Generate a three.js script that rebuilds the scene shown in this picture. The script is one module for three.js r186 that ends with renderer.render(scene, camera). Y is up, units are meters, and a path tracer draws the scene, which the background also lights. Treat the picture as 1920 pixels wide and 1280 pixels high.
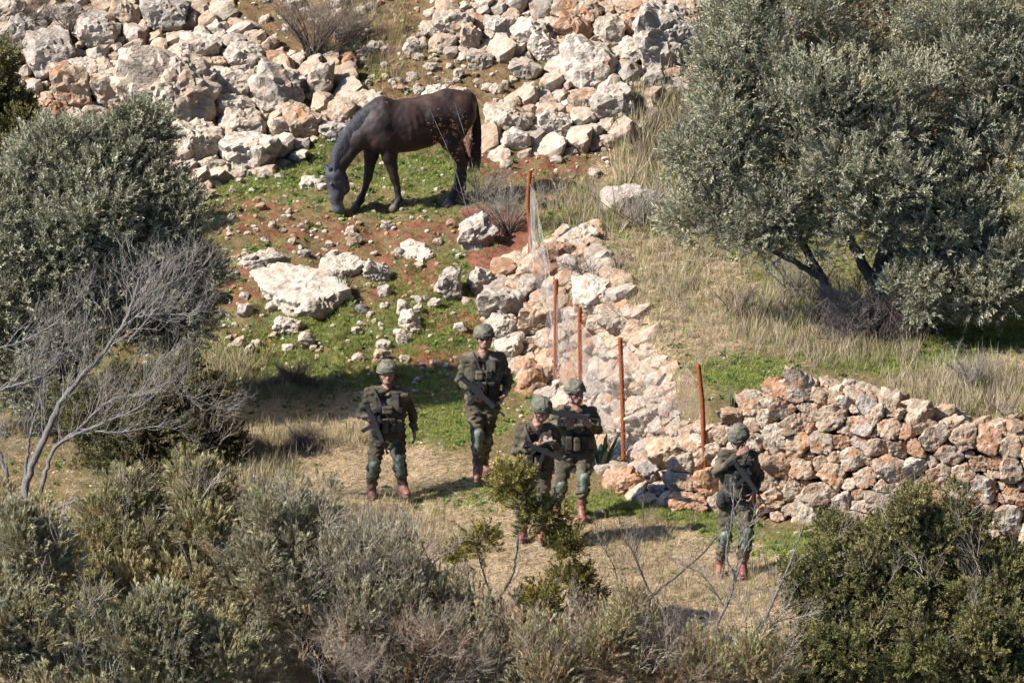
import * as THREE from 'three';
import { Sky } from 'three/addons/objects/Sky.js';
import { mergeGeometries, mergeVertices, toCreasedNormals } from 'three/addons/utils/BufferGeometryUtils.js';
import { createNoise2D, createNoise3D, createNoise4D } from 'simplex-noise';

// ---------------------------------------------------------------- camera, sky, sun, exposure
const V = (x = 0, y = 0, z = 0) => new THREE.Vector3(x, y, z);
const scene = new THREE.Scene();
const FOCAL = 15000, PITCH = THREE.MathUtils.degToRad(10), SP = Math.sin(PITCH), CP = Math.cos(PITCH);
const camera = new THREE.PerspectiveCamera(2 * Math.atan(640 / FOCAL) * 180 / Math.PI, 1024 / 682, 1, 600);
const FWD = V(0, -SP, -CP), UPV = V(0, CP, -SP);
// a long lens: the path in the middle of the picture is 100 m away
const EYE = V().addScaledVector(FWD, -100).addScaledVector(UPV, 1.967);
camera.position.copy(EYE);
camera.lookAt(EYE.clone().add(FWD));
scene.add(camera);
const SUN = V(-0.71, 0.64, 0.33).normalize();
const sky = new Sky();
sky.name = 'sky'; sky.scale.setScalar(450000); sky.userData.kind = 'structure';
sky.material.uniforms.turbidity.value = 10; sky.material.uniforms.rayleigh.value = 0.3;
sky.material.uniforms.mieCoefficient.value = 0.004; sky.material.uniforms.mieDirectionalG.value = 0.8;
sky.material.uniforms.sunPosition.value.copy(SUN);
scene.add(sky);
scene.environmentIntensity = 0.2;
const sun = new THREE.DirectionalLight(new THREE.Color(1, 0.90, 0.76), 4.9);
sun.position.copy(SUN).multiplyScalar(60); sun.castShadow = true; sun.shadow.radius = 1;
Object.assign(sun.shadow.camera, { left: -18, right: 18, top: 18, bottom: -18, near: 1, far: 140 });
sun.shadow.mapSize.set(4096, 4096);
scene.add(sun); scene.add(sun.target);
const renderer = new THREE.WebGLRenderer({ antialias: true });
renderer.setSize(1024, 682);
renderer.shadowMap.enabled = true;
renderer.toneMapping = THREE.LinearToneMapping;
renderer.toneMappingExposure = 2.25;

// ---------------------------------------------------------------- helpers
function rng(seed) { let a = seed >>> 0; return () => { a |= 0; a = a + 0x6D2B79F5 | 0; let t = Math.imul(a ^ a >>> 15, 1 | a); t = t + Math.imul(t ^ t >>> 7, 61 | t) ^ t; return ((t ^ t >>> 14) >>> 0) / 4294967296; }; }
const R0 = rng(7);
const n3 = createNoise3D(rng(11)), n2 = createNoise2D(rng(12)), n4 = createNoise4D(rng(13));
const clamp = (x, a = 0, b = 1) => Math.min(b, Math.max(a, x));
const sst = (a, b, x) => { const t = clamp((x - a) / (b - a)); return t * t * (3 - 2 * t); };
const lerp = (a, b, t) => a + (b - a) * t;
const fbm3 = (x, y, z, o = 4) => { let s = 0, a = 0.5, f = 1; for (let i = 0; i < o; i++) { s += a * n3(x * f, y * f, z * f); a *= 0.5; f *= 2.03; } return s; };
const fbm2 = (x, y, o = 4) => { let s = 0, a = 0.5, f = 1; for (let i = 0; i < o; i++) { s += a * n2(x * f, y * f); a *= 0.5; f *= 2.03; } return s; };
const rr = (r, a, b) => a + (b - a) * r();
const mixc = (a, b, t) => [lerp(a[0], b[0], t), lerp(a[1], b[1], t), lerp(a[2], b[2], t)];
const taken = {};
function numbered(n) { const k = taken[n] = (taken[n] ?? -1) + 1; return k ? `${n}_${String(k).padStart(3, '0')}` : n; }
function tag(o, label, category, group, kind) {
  if (label) o.userData.label = label; if (category) o.userData.category = category;
  if (group) o.userData.group = group; if (kind) o.userData.kind = kind;
  return o;
}
function lit(o) { o.castShadow = true; o.receiveShadow = true; return o; }
function part(name, geo, mat, parent) { const m = lit(new THREE.Mesh(geo, mat)); m.name = parent === scene ? numbered(name) : name; parent.add(m); return m; }
function thing(name, label, category, pos, group) {
  const g = new THREE.Group(); g.name = numbered(name); if (pos) g.position.copy(pos); scene.add(g);
  return tag(g, label, category, group);
}
function setColors(g, fn) {
  const p = g.attributes.position, n = g.attributes.normal, c = new Float32Array(p.count * 3);
  for (let i = 0; i < p.count; i++) { const k = fn(p.getX(i), p.getY(i), p.getZ(i), n ? n.getY(i) : 0, i); c[i * 3] = k[0]; c[i * 3 + 1] = k[1]; c[i * 3 + 2] = k[2]; }
  g.setAttribute('color', new THREE.BufferAttribute(c, 3)); return g;
}
function noiseTexture(size, fn, srgb) {
  const d = new Uint8Array(size * size * 4);
  for (let y = 0; y < size; y++) for (let x = 0; x < size; x++) {
    const c = fn(x / size, y / size), o = (y * size + x) * 4;
    for (let k = 0; k < 3; k++) d[o + k] = clamp(Array.isArray(c) ? c[k] : c) * 255; d[o + 3] = 255;
  }
  const t = new THREE.DataTexture(d, size, size); t.wrapS = t.wrapT = THREE.RepeatWrapping; t.magFilter = THREE.LinearFilter; t.minFilter = THREE.LinearMipmapLinearFilter; t.generateMipmaps = true;
  if (srgb) t.colorSpace = THREE.SRGBColorSpace; t.needsUpdate = true; return t;
}
// noise that repeats over the unit square (on a torus)
const tile = (u, v, f, o, s = 0) => { const a = u * 6.2832, b = v * 6.2832, r = f / 6.2832; let q = 0, k = 0.5, m = 1; for (let i = 0; i < o; i++) { q += k * n4(Math.cos(a) * r * m + s, Math.sin(a) * r * m + s * 1.7, Math.cos(b) * r * m - s, Math.sin(b) * r * m); k *= 0.5; m *= 2; } return q; };
function triUV(g, k = 1) { const p = g.attributes.position, uv = new Float32Array(p.count * 2); for (let i = 0; i < p.count; i++) { uv[i * 2] = (p.getX(i) + p.getZ(i) * 0.6) * k; uv[i * 2 + 1] = (p.getY(i) - p.getZ(i) * 0.6) * k; } g.setAttribute('uv', new THREE.BufferAttribute(uv, 2)); return g; }

// ---------------------------------------------------------------- lie of the land; d is metres away along the view, = -z
const PROFILE = [[-200, -80], [-60, -29], [-14, -5.2], [-7.2, -1.5], [-5.4, -0.57], [4.7, 0.49], [8.7, 2.1], [11.5, 2.4], [15.3, 4.5], [30, 10], [90, 34], [300, 60]];
const rawA = d => { for (let i = 1; i < PROFILE.length; i++) if (d < PROFILE[i][0] || i === PROFILE.length - 1) { const [a, b] = [PROFILE[i - 1], PROFILE[i]]; return lerp(a[1], b[1], (d - a[0]) / (b[0] - a[0])); } };
const landA = d => (rawA(d - 0.5) + rawA(d - 0.25) + 2 * rawA(d) + rawA(d + 0.25) + rawA(d + 0.5)) / 6;
const landB = d => { const t = 1.3 + 0.11 * d, a = landA(d); return d < 7 ? Math.max(t, a) : lerp(Math.max(t, a), a, sst(7, 10, d)); };
function ray(px, py) { return FWD.clone().add(V((px - 960) / FOCAL, 0, 0)).addScaledVector(UPV, (640 - py) / FOCAL); }
/** the point seen at a pixel of the photograph, d metres beyond the path */
function at(px, py, d) { const r = ray(px, py); return EYE.clone().addScaledVector(r, (-d - EYE.z) / r.z); }
function cast(px, py, h) { const r = ray(px, py); let a = 70, b = 150; for (let t = a; t < 240; t += 0.4) { const p = EYE.clone().addScaledVector(r, t); if (p.y < h(p.x, -p.z)) { b = t; a = t - 0.4; break; } } for (let i = 0; i < 18; i++) { const m = (a + b) / 2, p = EYE.clone().addScaledVector(r, m); if (p.y < h(p.x, -p.z)) b = m; else a = m; } return EYE.clone().addScaledVector(r, b); }
function toPixel(p) { const q = p.clone().sub(EYE), t = q.dot(FWD); return [960 + q.x / t * FOCAL, 640 - q.dot(UPV) / t * FOCAL, FOCAL / t]; }
// foot of the terrace wall, from the right edge of the picture round the corner and up the slope
const TOE = [[2400, 1030], [2100, 1020], [1920, 1012], [1700, 1000], [1560, 985], [1420, 965], [1290, 945], [1190, 915], [1115, 850], [1050, 745], [985, 690], [930, 640], [895, 560], [880, 480], [872, 425]].map(([x, y]) => { const p = cast(x, y, (_, d) => landA(d)); return [p.x, -p.z]; });
const TOEW = [0.5, 0.5, 0.5, 0.5, 0.5, 0.5, 0.55, 0.8, 1.0, 1.2, 1.4, 1.5, 1.5, 1.5, 1.5];
function toeInfo(x, d) {
  let best = 1e9, side = 1, w = 1, u = 0;
  for (let i = 0; i + 1 < TOE.length; i++) {
    const [ax, ad] = TOE[i], [bx, bd] = TOE[i + 1], ex = bx - ax, ed = bd - ad, t = clamp(((x - ax) * ex + (d - ad) * ed) / (ex * ex + ed * ed));
    const dx = x - ax - ex * t, dd = d - ad - ed * t, q = dx * dx + dd * dd;
    if (q < best - 1e-9) { best = q; side = ex * (d - ad) - ed * (x - ax) < 0 ? 1 : -1; w = lerp(TOEW[i], TOEW[i + 1], t); u = i + t; }
  }
  return [Math.sqrt(best) * side, w, u];
}
function land(x, d) {
  const a = landA(d);
  let y = a;
  if (d > -6 && d < 11) { const [s, w] = toeInfo(x, d); if (s > 0) y = lerp(a, landB(d), sst(0, w, s)); } else if (d >= 11 && d < 12) y = a;
  y += 0.10 * fbm2(x * 0.35 + 5, d * 0.3, 2) + (d > 4.5 ? 0.1 : 0.035) * fbm2(x * 1.7, d * 1.7 + 9, 3);
  return y;
}
const G = (px, py) => cast(px, py, land);
const ground = (x, z) => land(x, -z);
function groundNormal(x, z, e = 0.12) { return V(ground(x - e, z) - ground(x + e, z), 2 * e, ground(x, z - e) - ground(x, z + e)).normalize(); }
// ---------------------------------------------------------------- ground cover: soil, straw and green, laid out on the ground in metres
const patch = (px, py, w, h) => { const p = G(px, py), a = G(px, py - h), b = G(px, py + h); return [p.x, -p.z, w / 150, Math.abs(a.z - b.z) / 2]; };
const STRAW = [patch(590, 790, 170, 40), patch(690, 900, 150, 70), patch(560, 900, 150, 70), patch(860, 985, 190, 60), patch(1050, 1010, 130, 40), patch(1230, 1050, 230, 45), patch(1450, 1120, 160, 50), patch(1150, 1150, 300, 50), patch(820, 905, 130, 25), patch(440, 850, 150, 90), patch(1230, 540, 150, 90), patch(1250, 330, 120, 90), patch(1330, 600, 130, 60), patch(1850, 720, 140, 40), patch(760, 1100, 260, 60), patch(480, 740, 60, 16)];
const GREEN = [patch(620, 712, 230, 28), patch(830, 790, 110, 40), patch(880, 935, 150, 28), patch(1500, 1030, 110, 35), patch(1140, 950, 90, 22), patch(480, 330, 130, 40), patch(780, 320, 120, 40), patch(700, 620, 200, 50), patch(560, 660, 160, 40), patch(950, 480, 90, 50), patch(860, 560, 120, 60), patch(980, 690, 40, 40), patch(1700, 680, 160, 22), patch(1400, 700, 80, 30), patch(650, 130, 70, 40), patch(1060, 100, 80, 25), patch(1220, 125, 80, 22), patch(1100, 250, 130, 25), patch(600, 290, 60, 30), patch(1800, 600, 150, 50), patch(1310, 960, 90, 20), patch(1360, 1000, 60, 30)];
const SOIL = [patch(660, 475, 130, 26), patch(520, 520, 110, 30), patch(810, 665, 80, 22), patch(430, 560, 60, 26), patch(740, 440, 140, 22), patch(560, 425, 160, 20), patch(300, 300, 40, 40), patch(870, 610, 60, 24), patch(900, 290, 50, 25), patch(480, 400, 90, 18), patch(800, 520, 60, 30), patch(700, 560, 50, 16), patch(1010, 330, 120, 40), patch(1620, 1000, 300, 14)];
const inside = (L, x, d) => { let m = 0; for (const [cx, cd, rx, rd] of L) { const q = ((x - cx) / rx) ** 2 + ((d - cd) / rd) ** 2; if (q < 2.2) m = Math.max(m, 1 - sst(0.35, 2.2, q)); } return m; };
function cover(x, d) {
  const a = fbm2(x * 1.6 + 3, d * 1.3 - 7, 4), b = fbm2(x * 4.6 - 9, d * 4.2 + 2, 3);
  let st = inside(STRAW, x, d) * 1.3 + a * 0.4 + b * 0.3 - (d > 3.6 ? 0.12 : 0), gr = inside(GREEN, x, d) * 0.9 - a * 0.5 + b * 0.6 + 0.14, so = inside(SOIL, x, d) * 0.62 + b * 1.25 - a * 0.25 - 0.1 + (d > 11.6 ? 0.16 : 0);
  const ig = inside(GREEN, x, d); st -= ig * 0.5;
  if (d < 3.8 && d > -5.2) so -= 0.35; else if (d < 11.6 && d > 0) { gr += 0.5; so = sst(0.16, 0.5, so) * 0.95; }
  if (d < -5.2) { st += 0.25; gr -= 0.2; }
  const [s, w] = d > -6 && d < 11 ? toeInfo(x, d) : [-9, 1];
  if (s > -0.03 && s < w * 0.6) { so += 1.3; gr -= 0.6; }
  else if (s > 0) { st += 0.14; so -= 0.25; gr += 0.12; }
  return [clamp(st), clamp(gr), clamp(so)];
}
const C_SOIL = [0.21, 0.07, 0.034], C_GREEN = [0.115, 0.125, 0.034], C_STRAW = [0.32, 0.225, 0.125], C_EARTH = [0.19, 0.115, 0.05];
const grainTex = noiseTexture(512, (u, v) => 0.74 + 0.5 * tile(u, v, 34, 4) + 0.2 * tile(u, v, 9, 3, 4), false);
const grainBump = noiseTexture(512, (u, v) => 0.5 + 0.7 * tile(u, v, 40, 4, 9), false);
const groundMat = new THREE.MeshStandardMaterial({ vertexColors: true, roughness: 0.97, map: grainTex, bumpMap: grainBump, bumpScale: 0.008 });
function sheet(x0, x1, d0, d1, step, name, label) {
  const nx = Math.round((x1 - x0) / step), nd = Math.round((d1 - d0) / step), pos = new Float32Array((nx + 1) * (nd + 1) * 3), col = new Float32Array(pos.length), uv = new Float32Array((nx + 1) * (nd + 1) * 2), idx = [];
  for (let j = 0; j <= nd; j++) for (let i = 0; i <= nx; i++) {
    const x = x0 + (x1 - x0) * i / nx, d = d0 + (d1 - d0) * j / nd, k = j * (nx + 1) + i;
    const near = step < 0.1;
    let y = land(x, d); if (near) y += 0.028 * fbm2(x * 7, d * 7, 2) + 0.012 * n2(x * 21, d * 21);
    if (!near && x > -9 && x < 9 && d > -10 && d < 19) y -= 1.2;   // lies well under the fine sheet
    pos.set([x, y, -d], k * 3);
    const [st, gr, so] = cover(x, d), f = 0.85 + 0.35 * n2(x * 9, d * 9);
    let c = mixc(C_EARTH, C_GREEN, gr); c = mixc(c, C_STRAW, st); c = mixc(c, C_SOIL, so);
    col.set([c[0] * f, c[1] * f, c[2] * f], k * 3); uv.set([x * 0.8, d * 0.8], k * 2);
    if (i < nx && j < nd) idx.push(k, k + 1, k + nx + 1, k + 1, k + nx + 2, k + nx + 1);
  }
  const g = new THREE.BufferGeometry(); g.setAttribute('position', new THREE.BufferAttribute(pos, 3)); g.setAttribute('color', new THREE.BufferAttribute(col, 3)); g.setAttribute('uv', new THREE.BufferAttribute(uv, 2)); g.setIndex(idx); g.computeVertexNormals();
  return tag(part(name, g, groundMat, scene), label, name, null, 'structure');
}
sheet(-10.4, 10.4, -11.8, 20.8, 0.062, 'ground', 'terraced hillside of red soil, straw and green grass');
sheet(-160.5, 160.5, -90, 231, 3, 'terrain', 'hillside running on beyond the terrace');
// ---------------------------------------------------------------- stones
const UPY = V(0, 1, 0);
const stoneTex = noiseTexture(512, (u, v) => { const p = tile(u, v, 16, 4, 2), q = tile(u, v, 46, 3, 5); return 0.80 + 0.24 * p + 0.34 * q; }, false);
const stoneBump = noiseTexture(512, (u, v) => { const p = tile(u, v, 14, 5, 7), q = tile(u, v, 30, 2, 3); return 0.55 + 0.5 * p - 0.55 * Math.max(0, q - 0.12); }, false);
const stoneMat = new THREE.MeshStandardMaterial({ vertexColors: true, roughness: 0.9, map: stoneTex, bumpMap: stoneBump, bumpScale: 0.02 });
const TONES = { pale: [0.43, 0.35, 0.255], white: [0.49, 0.42, 0.33], grey: [0.345, 0.30, 0.245], tan: [0.37, 0.26, 0.16], orange: [0.34, 0.165, 0.075], dark: [0.11, 0.105, 0.105], pink: [0.39, 0.29, 0.195] };
const RUST = [0.32, 0.14, 0.05], PALE2 = [0.5, 0.43, 0.34], DULL = [0.26, 0.205, 0.155];
const icos = {};
const ico = detail => icos[detail] ??= mergeVertices(new THREE.IcosahedronGeometry(1, detail).deleteAttribute('uv').deleteAttribute('normal'), 1e-4);
const rndDir = r => { const z = r() * 2 - 1, a = r() * 6.2832, s = Math.sqrt(1 - z * z); return V(s * Math.cos(a), z, s * Math.sin(a)); };
/** a weathered lump held between planes {n, d}; size is its typical radius */
function lump(planes, size, r, { detail = 3, tone = 'pale', rust = 0.35, rough = 0.1, sharp = 34, crease = 0.5 } = {}) {
  let g = ico(detail).clone(); const p = g.attributes.position, o = V(r() * 50, r() * 50, r() * 50), v = V();
  for (let i = 0; i < p.count; i++) {
    v.fromBufferAttribute(p, i); let s = 0;
    for (const { n, d } of planes) { const c = n.dot(v); if (c > 0) s += (c / d) ** sharp; }
    let k = s ** (-1 / sharp);
    const x = v.x * k / size, y = v.y * k / size, z = v.z * k / size;
    const rid = 1 - Math.abs(n3(x * 1.5 + o.x, y * 2.2 + o.y, z * 1.5 + o.z));
    k *= 1 + rough * (fbm3(x * 1.1 + o.z, y * 1.4 + o.x, z * 1.1 + o.y, 3) * 1.5 - 0.55 * rid ** 5 + (detail > 4 ? 0.3 * n3(x * 5 + o.x, y * 7, z * 5) + 0.2 * n3(x * 11 + o.x, y * 14, z * 11) : 0));
    p.setXYZ(i, v.x * k, v.y * k, v.z * k);
  }
  g = toCreasedNormals(g, crease);
  const T = TONES[tone], m = rr(r, 0.86, 1.1);
  setColors(g, (x, y, z, ny) => {
    x /= size; y /= size; z /= size;
    const a = fbm3(x * 0.75 + o.y, y * 0.95 + o.z, z * 0.75 + o.x, 4), b = fbm3(x * 2.4 - o.x, y * 2.4 + o.y, z * 2.4, 3), f = m * (1 + 0.14 * n3(x * 7 + o.x, y * 7, z * 7));
    let c = mixc(T, PALE2, clamp(b * 1.5)); c = mixc(c, DULL, clamp(-b * 1.7 - 0.05));
    c = mixc(c, RUST, 0.8 * sst(0.5 - rust * 0.6, 1.05 - rust * 0.55, a * 1.3 + 0.05 + 0.2 * rust * n3(x * 3 + 7, y * 3, z * 3 + o.z)));
    return [c[0] * f, c[1] * f, c[2] * f];
  });
  return triUV(g);
}
const ellipsoidPlanes = (a, b, c, q, r, n = 13) => {   // random tangent planes of an ellipsoid with half axes a, b, c turned by q
  const L = [], qi = q.clone().invert();
  for (let i = 0; i < n; i++) { const m = rndDir(r), l = m.clone().applyQuaternion(qi); L.push({ n: m, d: Math.hypot(a * l.x, b * l.y, c * l.z) * rr(r, 0.78, 1.02) }); }
  for (const s of [-1, 1]) for (const [e, d] of [[V(1, 0, 0), a], [V(0, 1, 0), b], [V(0, 0, 1), c]]) L.push({ n: e.clone().multiplyScalar(s).applyQuaternion(q), d: d * rr(r, 0.92, 1.05) });
  return L;
};
/** fit stones against their neighbours: sites {p, a, b, c, q} keep to their own side of the plane between two of them */
function fitted(sites, r, opt) {
  for (const s of sites) {
    const G1 = s.big ? 1.12 : 1.5, L = ellipsoidPlanes(s.a * G1, s.b * G1, s.c * G1, s.q, r, s.big ? 9 : 5), size = (s.a + s.b + s.c) / 3;
    for (const t of sites) {
      if (t === s) continue;
      const n = t.p.clone().sub(s.p), D = n.length(); if (D > (s.a + t.a) * 1.6) continue;
      n.divideScalar(D);
      const e = (o) => { const l = n.clone().applyQuaternion(o.q.clone().invert()); return Math.hypot(o.a * l.x, o.b * l.y, o.c * l.z); };
      const rs = e(s), rt = e(t), d = D * rs / (rs + rt);
      if (d < rs * 1.3) L.push({ n, d: Math.max(d * (opt.gap ?? 1.04), rs * 0.4) });
    }
    if (s.face) for (const f of s.face) L.push(f);
    s.geo = lump(L, size, r, { ...opt, ...s.opt });
  }
}
const spin = (r, tilt = 0.5) => new THREE.Quaternion().setFromEuler(new THREE.Euler(rr(r, -tilt, tilt), r() * 6.28, rr(r, -tilt, tilt)));
// slabs lie on the slope's own bedding, tilted up to the right
const bedded = r => new THREE.Quaternion().setFromEuler(new THREE.Euler(0.45 + rr(r, -0.4, 0.4), rr(r, -0.7, 0.7), 0.28 + rr(r, -0.5, 0.5)));
const pickTone = (r, w) => { let k = r() * w.reduce((s, x) => s + x[1], 0); for (const [t, q] of w) if ((k -= q) < 0) return t; return w[0][0]; };
const inPoly = (P, x, y) => { let c = false; for (let i = 0, j = P.length - 1; i < P.length; j = i++) if ((P[i][1] > y) !== (P[j][1] > y) && x < (P[j][0] - P[i][0]) * (y - P[i][1]) / (P[j][1] - P[i][1]) + P[i][0]) c = !c; return c; };
/** one big stone as measured on the photograph: centre, width and height there; turn is its tilt in the picture */
function bigSite(px, py, w, h, tone, turn = 0, rust = 0.3) {
  const g = G(px, py + h * 0.22), m = toPixel(g)[2], a = w / 2 / m, b = h / 2 / m;
  const q = new THREE.Quaternion().setFromEuler(new THREE.Euler(0.25, 0, -turn));
  const p = g.clone().addScaledVector(UPV, h * 0.22 / m).addScaledVector(FWD, -0.1 * a);
  return { p, a, b: b * 1.04, c: (a + b) * 0.42, q, big: true, opt: { tone, rust, detail: w > 120 ? 14 : w > 60 ? 9 : 6, rough: 0.13, sharp: 40 } };
}
/** a slab bedded in the slope: width and height as seen, thickness in metres */
function slabSite(px, py, w, h, tone, turn, rust, thick) {
  const g = G(px, py), m = toPixel(g)[2], n = groundNormal(g.x, g.z, 0.3), see = Math.max(0.3, -n.dot(FWD));
  const q = new THREE.Quaternion().setFromUnitVectors(UPY, n).multiply(new THREE.Quaternion().setFromAxisAngle(UPY, turn));
  return { p: g.clone().addScaledVector(n, thick * 0.1), a: w / 2 / m, b: thick, c: h / 2 / m / see, q, big: true, opt: { tone, rust, detail: 14, rough: 0.13, sharp: 26 } };
}
/** fill a stretch of ground (outline in pixels of the photograph) with stones of falling size between the big ones */
function fillSites(outline, sizes, tones, r, list = [], rust = 0.4, keep = 0.86) {
  const P = outline.map(([x, y]) => { const g = G(x, y); return [g.x, g.z]; });
  const xs = P.map(p => p[0]), zs = P.map(p => p[1]), bx = [Math.min(...xs), Math.max(...xs)], bz = [Math.min(...zs), Math.max(...zs)];
  for (const [s0, s1, tries] of sizes) for (let k = 0; k < tries; k++) {
    const x = rr(r, ...bx), z = rr(r, ...bz), a = rr(r, s0, s1);
    if (!inPoly(P, x, z)) continue;
    const p = V(x, ground(x, z) + a * 0.08, z);
    let ok = true;
    for (const t of list) { const D = t.p.distanceTo(p), m = t.big ? (t.a + t.b) / 2 : t.a; if (D < (m + a) * keep) { ok = false; break; } }
    if (ok) list.push({ p, a, b: a * rr(r, 0.32, 0.75), c: a * rr(r, 0.6, 1), q: bedded(r), opt: { tone: pickTone(r, tones), rust: rust * rr(r, 0.2, 1.5), detail: a > 0.2 ? 5 : 3 } });
  }
  return list;
}
function stoneThing(name, label, category, sites, group) {
  const base = sites.reduce((s, t) => s.add(t.p), V()).divideScalar(sites.length); base.y = ground(base.x, base.z);
  const t = thing(name, label, category, base, group);
  for (const s of sites) part('stone', s.geo, stoneMat, t).position.copy(s.p).sub(base);
  return t;
}
const MIX = [['pale', 4], ['white', 2], ['grey', 2], ['tan', 2], ['pink', 2], ['orange', 0.6]];
{ // heap of boulders behind the horse's head
  const r = rng(101), S = [[95, 110, 112, 72, 'grey', 0.2, 0.1], [150, 142, 125, 40, 'white', 0.1, 0.4], [180, 62, 90, 56, 'grey', 0, 0.3], [305, 32, 96, 56, 'grey', 0, 0.15], [235, 30, 60, 50, 'tan', 0.3, 0.3], [378, 92, 88, 50, 'white', 0, 0.3], [455, 112, 76, 48, 'white', 0, 0.2], [318, 190, 205, 128, 'pale', 0.5, 0.28], [436, 160, 70, 58, 'white', 0, 0.1], [138, 172, 62, 105, 'tan', -0.2, 0.75], [88, 212, 76, 46, 'orange', 0, 0.6], [215, 165, 100, 62, 'pale', 0, 0.3], [435, 205, 90, 46, 'white', 0.1, 0.15], [522, 178, 112, 78, 'white', 0.5, 0.15], [602, 155, 48, 70, 'pale', 0.1, 0.2], [357, 277, 122, 76, 'pale', 0.15, 0.2], [468, 290, 120, 66, 'white', 0, 0.25], [452, 240, 86, 56, 'pale', 0.3, 0.3], [562, 234, 78, 56, 'tan', 0.3, 0.45], [245, 110, 55, 44, 'white', 0, 0.2], [395, 125, 70, 30, 'tan', 0, 0.55], [640, 215, 50, 44, 'pink', 0, 0.6], [395, 318, 60, 34, 'pale', 0.3, 0.2], [40, 70, 80, 70, 'grey', 0, 0.1], [20, 20, 70, 50, 'pale', 0, 0.1], [525, 245, 50, 40, 'pale', 0.5, 0.2], [630, 250, 60, 36, 'grey', 0, 0.2], [685, 195, 60, 36, 'pale', 0, 0.3], [120, 30, 70, 44, 'grey', 0, 0.2]].map(a => bigSite(...a));
  fillSites([[0, 0], [420, 0], [470, 70], [560, 110], [650, 120], [690, 200], [660, 250], [600, 260], [520, 320], [420, 330], [330, 400], [270, 330], [190, 260], [20, 250]], [[0.15, 0.21, 300], [0.1, 0.15, 1400], [0.055, 0.1, 3500]], MIX, r, S, 0.45);
  fitted(S, r, {});
  stoneThing('stone_heap', 'long heap of tumbled pale limestone boulders behind the grazing horse', 'stone heap', S);
}
{ // heap at the top right, beside the big olive
  const r = rng(102), S = [[935, 55, 68, 48, 'white', 0, 0.05], [992, 66, 64, 58, 'white', -0.2, 0.2], [850, 50, 76, 62, 'pale', 0.3, 0.3], [880, 74, 36, 52, 'tan', 0.2, 0.4], [1042, 52, 44, 32, 'pale', 0, 0.15], [1022, 92, 74, 40, 'white', 0.6, 0.2], [1108, 130, 116, 84, 'white', 0.35, 0.15], [1240, 85, 125, 115, 'white', 0.4, 0.15], [1085, 24, 120, 46, 'tan', 0.2, 0.75], [1150, 200, 90, 60, 'grey', -0.1, 0.1], [962, 265, 58, 38, 'white', -0.2, 0.1], [955, 228, 105, 50, 'pale', 0.5, 0.3], [1195, 16, 110, 44, 'tan', 0, 0.5], [1198, 48, 60, 48, 'orange', 0, 0.9], [1225, 155, 44, 48, 'grey', -0.3, 0.1], [1075, 60, 70, 50, 'orange', 0.6, 0.6], [1140, 60, 50, 60, 'pale', 0.3, 0.2], [1100, 195, 70, 40, 'tan', 0, 0.6], [1040, 235, 70, 40, 'white', 0.4, 0.2], [1180, 100, 60, 50, 'white', 0, 0.1], [985, 130, 60, 34, 'pale', 0.3, 0.2], [900, 110, 46, 30, 'pale', 0, 0.2], [830, 85, 50, 36, 'pink', 0, 0.3], [1290, 30, 70, 60, 'tan', 0, 0.4]].map(a => bigSite(...a));
  fillSites([[800, 20], [1340, -30], [1330, 130], [1250, 190], [1200, 240], [1060, 290], [930, 300], [890, 260], [960, 200], [1040, 170], [1030, 120], [960, 110], [840, 110]], [[0.14, 0.19, 300], [0.09, 0.14, 1300], [0.05, 0.09, 3500]], MIX, r, S, 0.5);
  fitted(S, r, {});
  stoneThing('stone_heap', 'heap of white limestone boulders beside the big olive, above the dry grass', 'stone heap', S);
}
{ // tumbled terrace wall between path and olive terrace
  const r = rng(103), S = [[950, 577, 94, 66, 'grey', 0, 0.05], [945, 622, 66, 66, 'white', 0.4, 0.05], [957, 660, 46, 56, 'white', -0.3, 0.05], [1010, 600, 70, 50, 'tan', 0, 0.7], [1120, 555, 90, 50, 'white', 0, 0.3], [1165, 610, 90, 36, 'pale', 0.2, 0.4], [1210, 790, 110, 52, 'pale', -0.2, 0.2], [1190, 720, 100, 44, 'pale', 0.1, 0.4], [1245, 745, 66, 44, 'pink', -0.4, 0.3], [1045, 480, 60, 44, 'orange', 0, 0.5], [1090, 450, 60, 40, 'pale', 0, 0.3], [1180, 380, 110, 46, 'grey', -0.1, 0.1], [1000, 545, 60, 50, 'grey', 0, 0.1], [995, 720, 40, 60, 'orange', 0.5, 0.8], [1215, 895, 70, 50, 'dark', -0.5, 0], [1235, 925, 50, 34, 'dark', 0, 0], [1180, 910, 66, 50, 'orange', 0.5, 0.6], [1260, 850, 80, 50, 'tan', 0, 0.6], [1280, 905, 80, 50, 'tan', 0, 0.7], [1290, 945, 70, 30, 'orange', 0, 0.5]].map(a => bigSite(...a));
  fillSites([[935, 500], [1010, 470], [1060, 440], [1110, 430], [1130, 500], [1190, 560], [1215, 640], [1265, 740], [1275, 790], [1345, 850], [1345, 945], [1220, 945], [1180, 930], [1130, 880], [1070, 790], [1010, 730], [960, 690], [920, 620]], [[0.11, 0.16, 900], [0.075, 0.11, 3000], [0.045, 0.07, 3500]], [['pale', 2], ['pink', 3], ['tan', 3], ['grey', 4], ['orange', 1.2]], r, S, 0.75, 0.8);
  fitted(S, r, {});
  stoneThing('tumbled_stone_wall', 'tumbled terrace wall of pinkish stones behind the rusty fence posts', 'stone wall', S);
}
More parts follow.
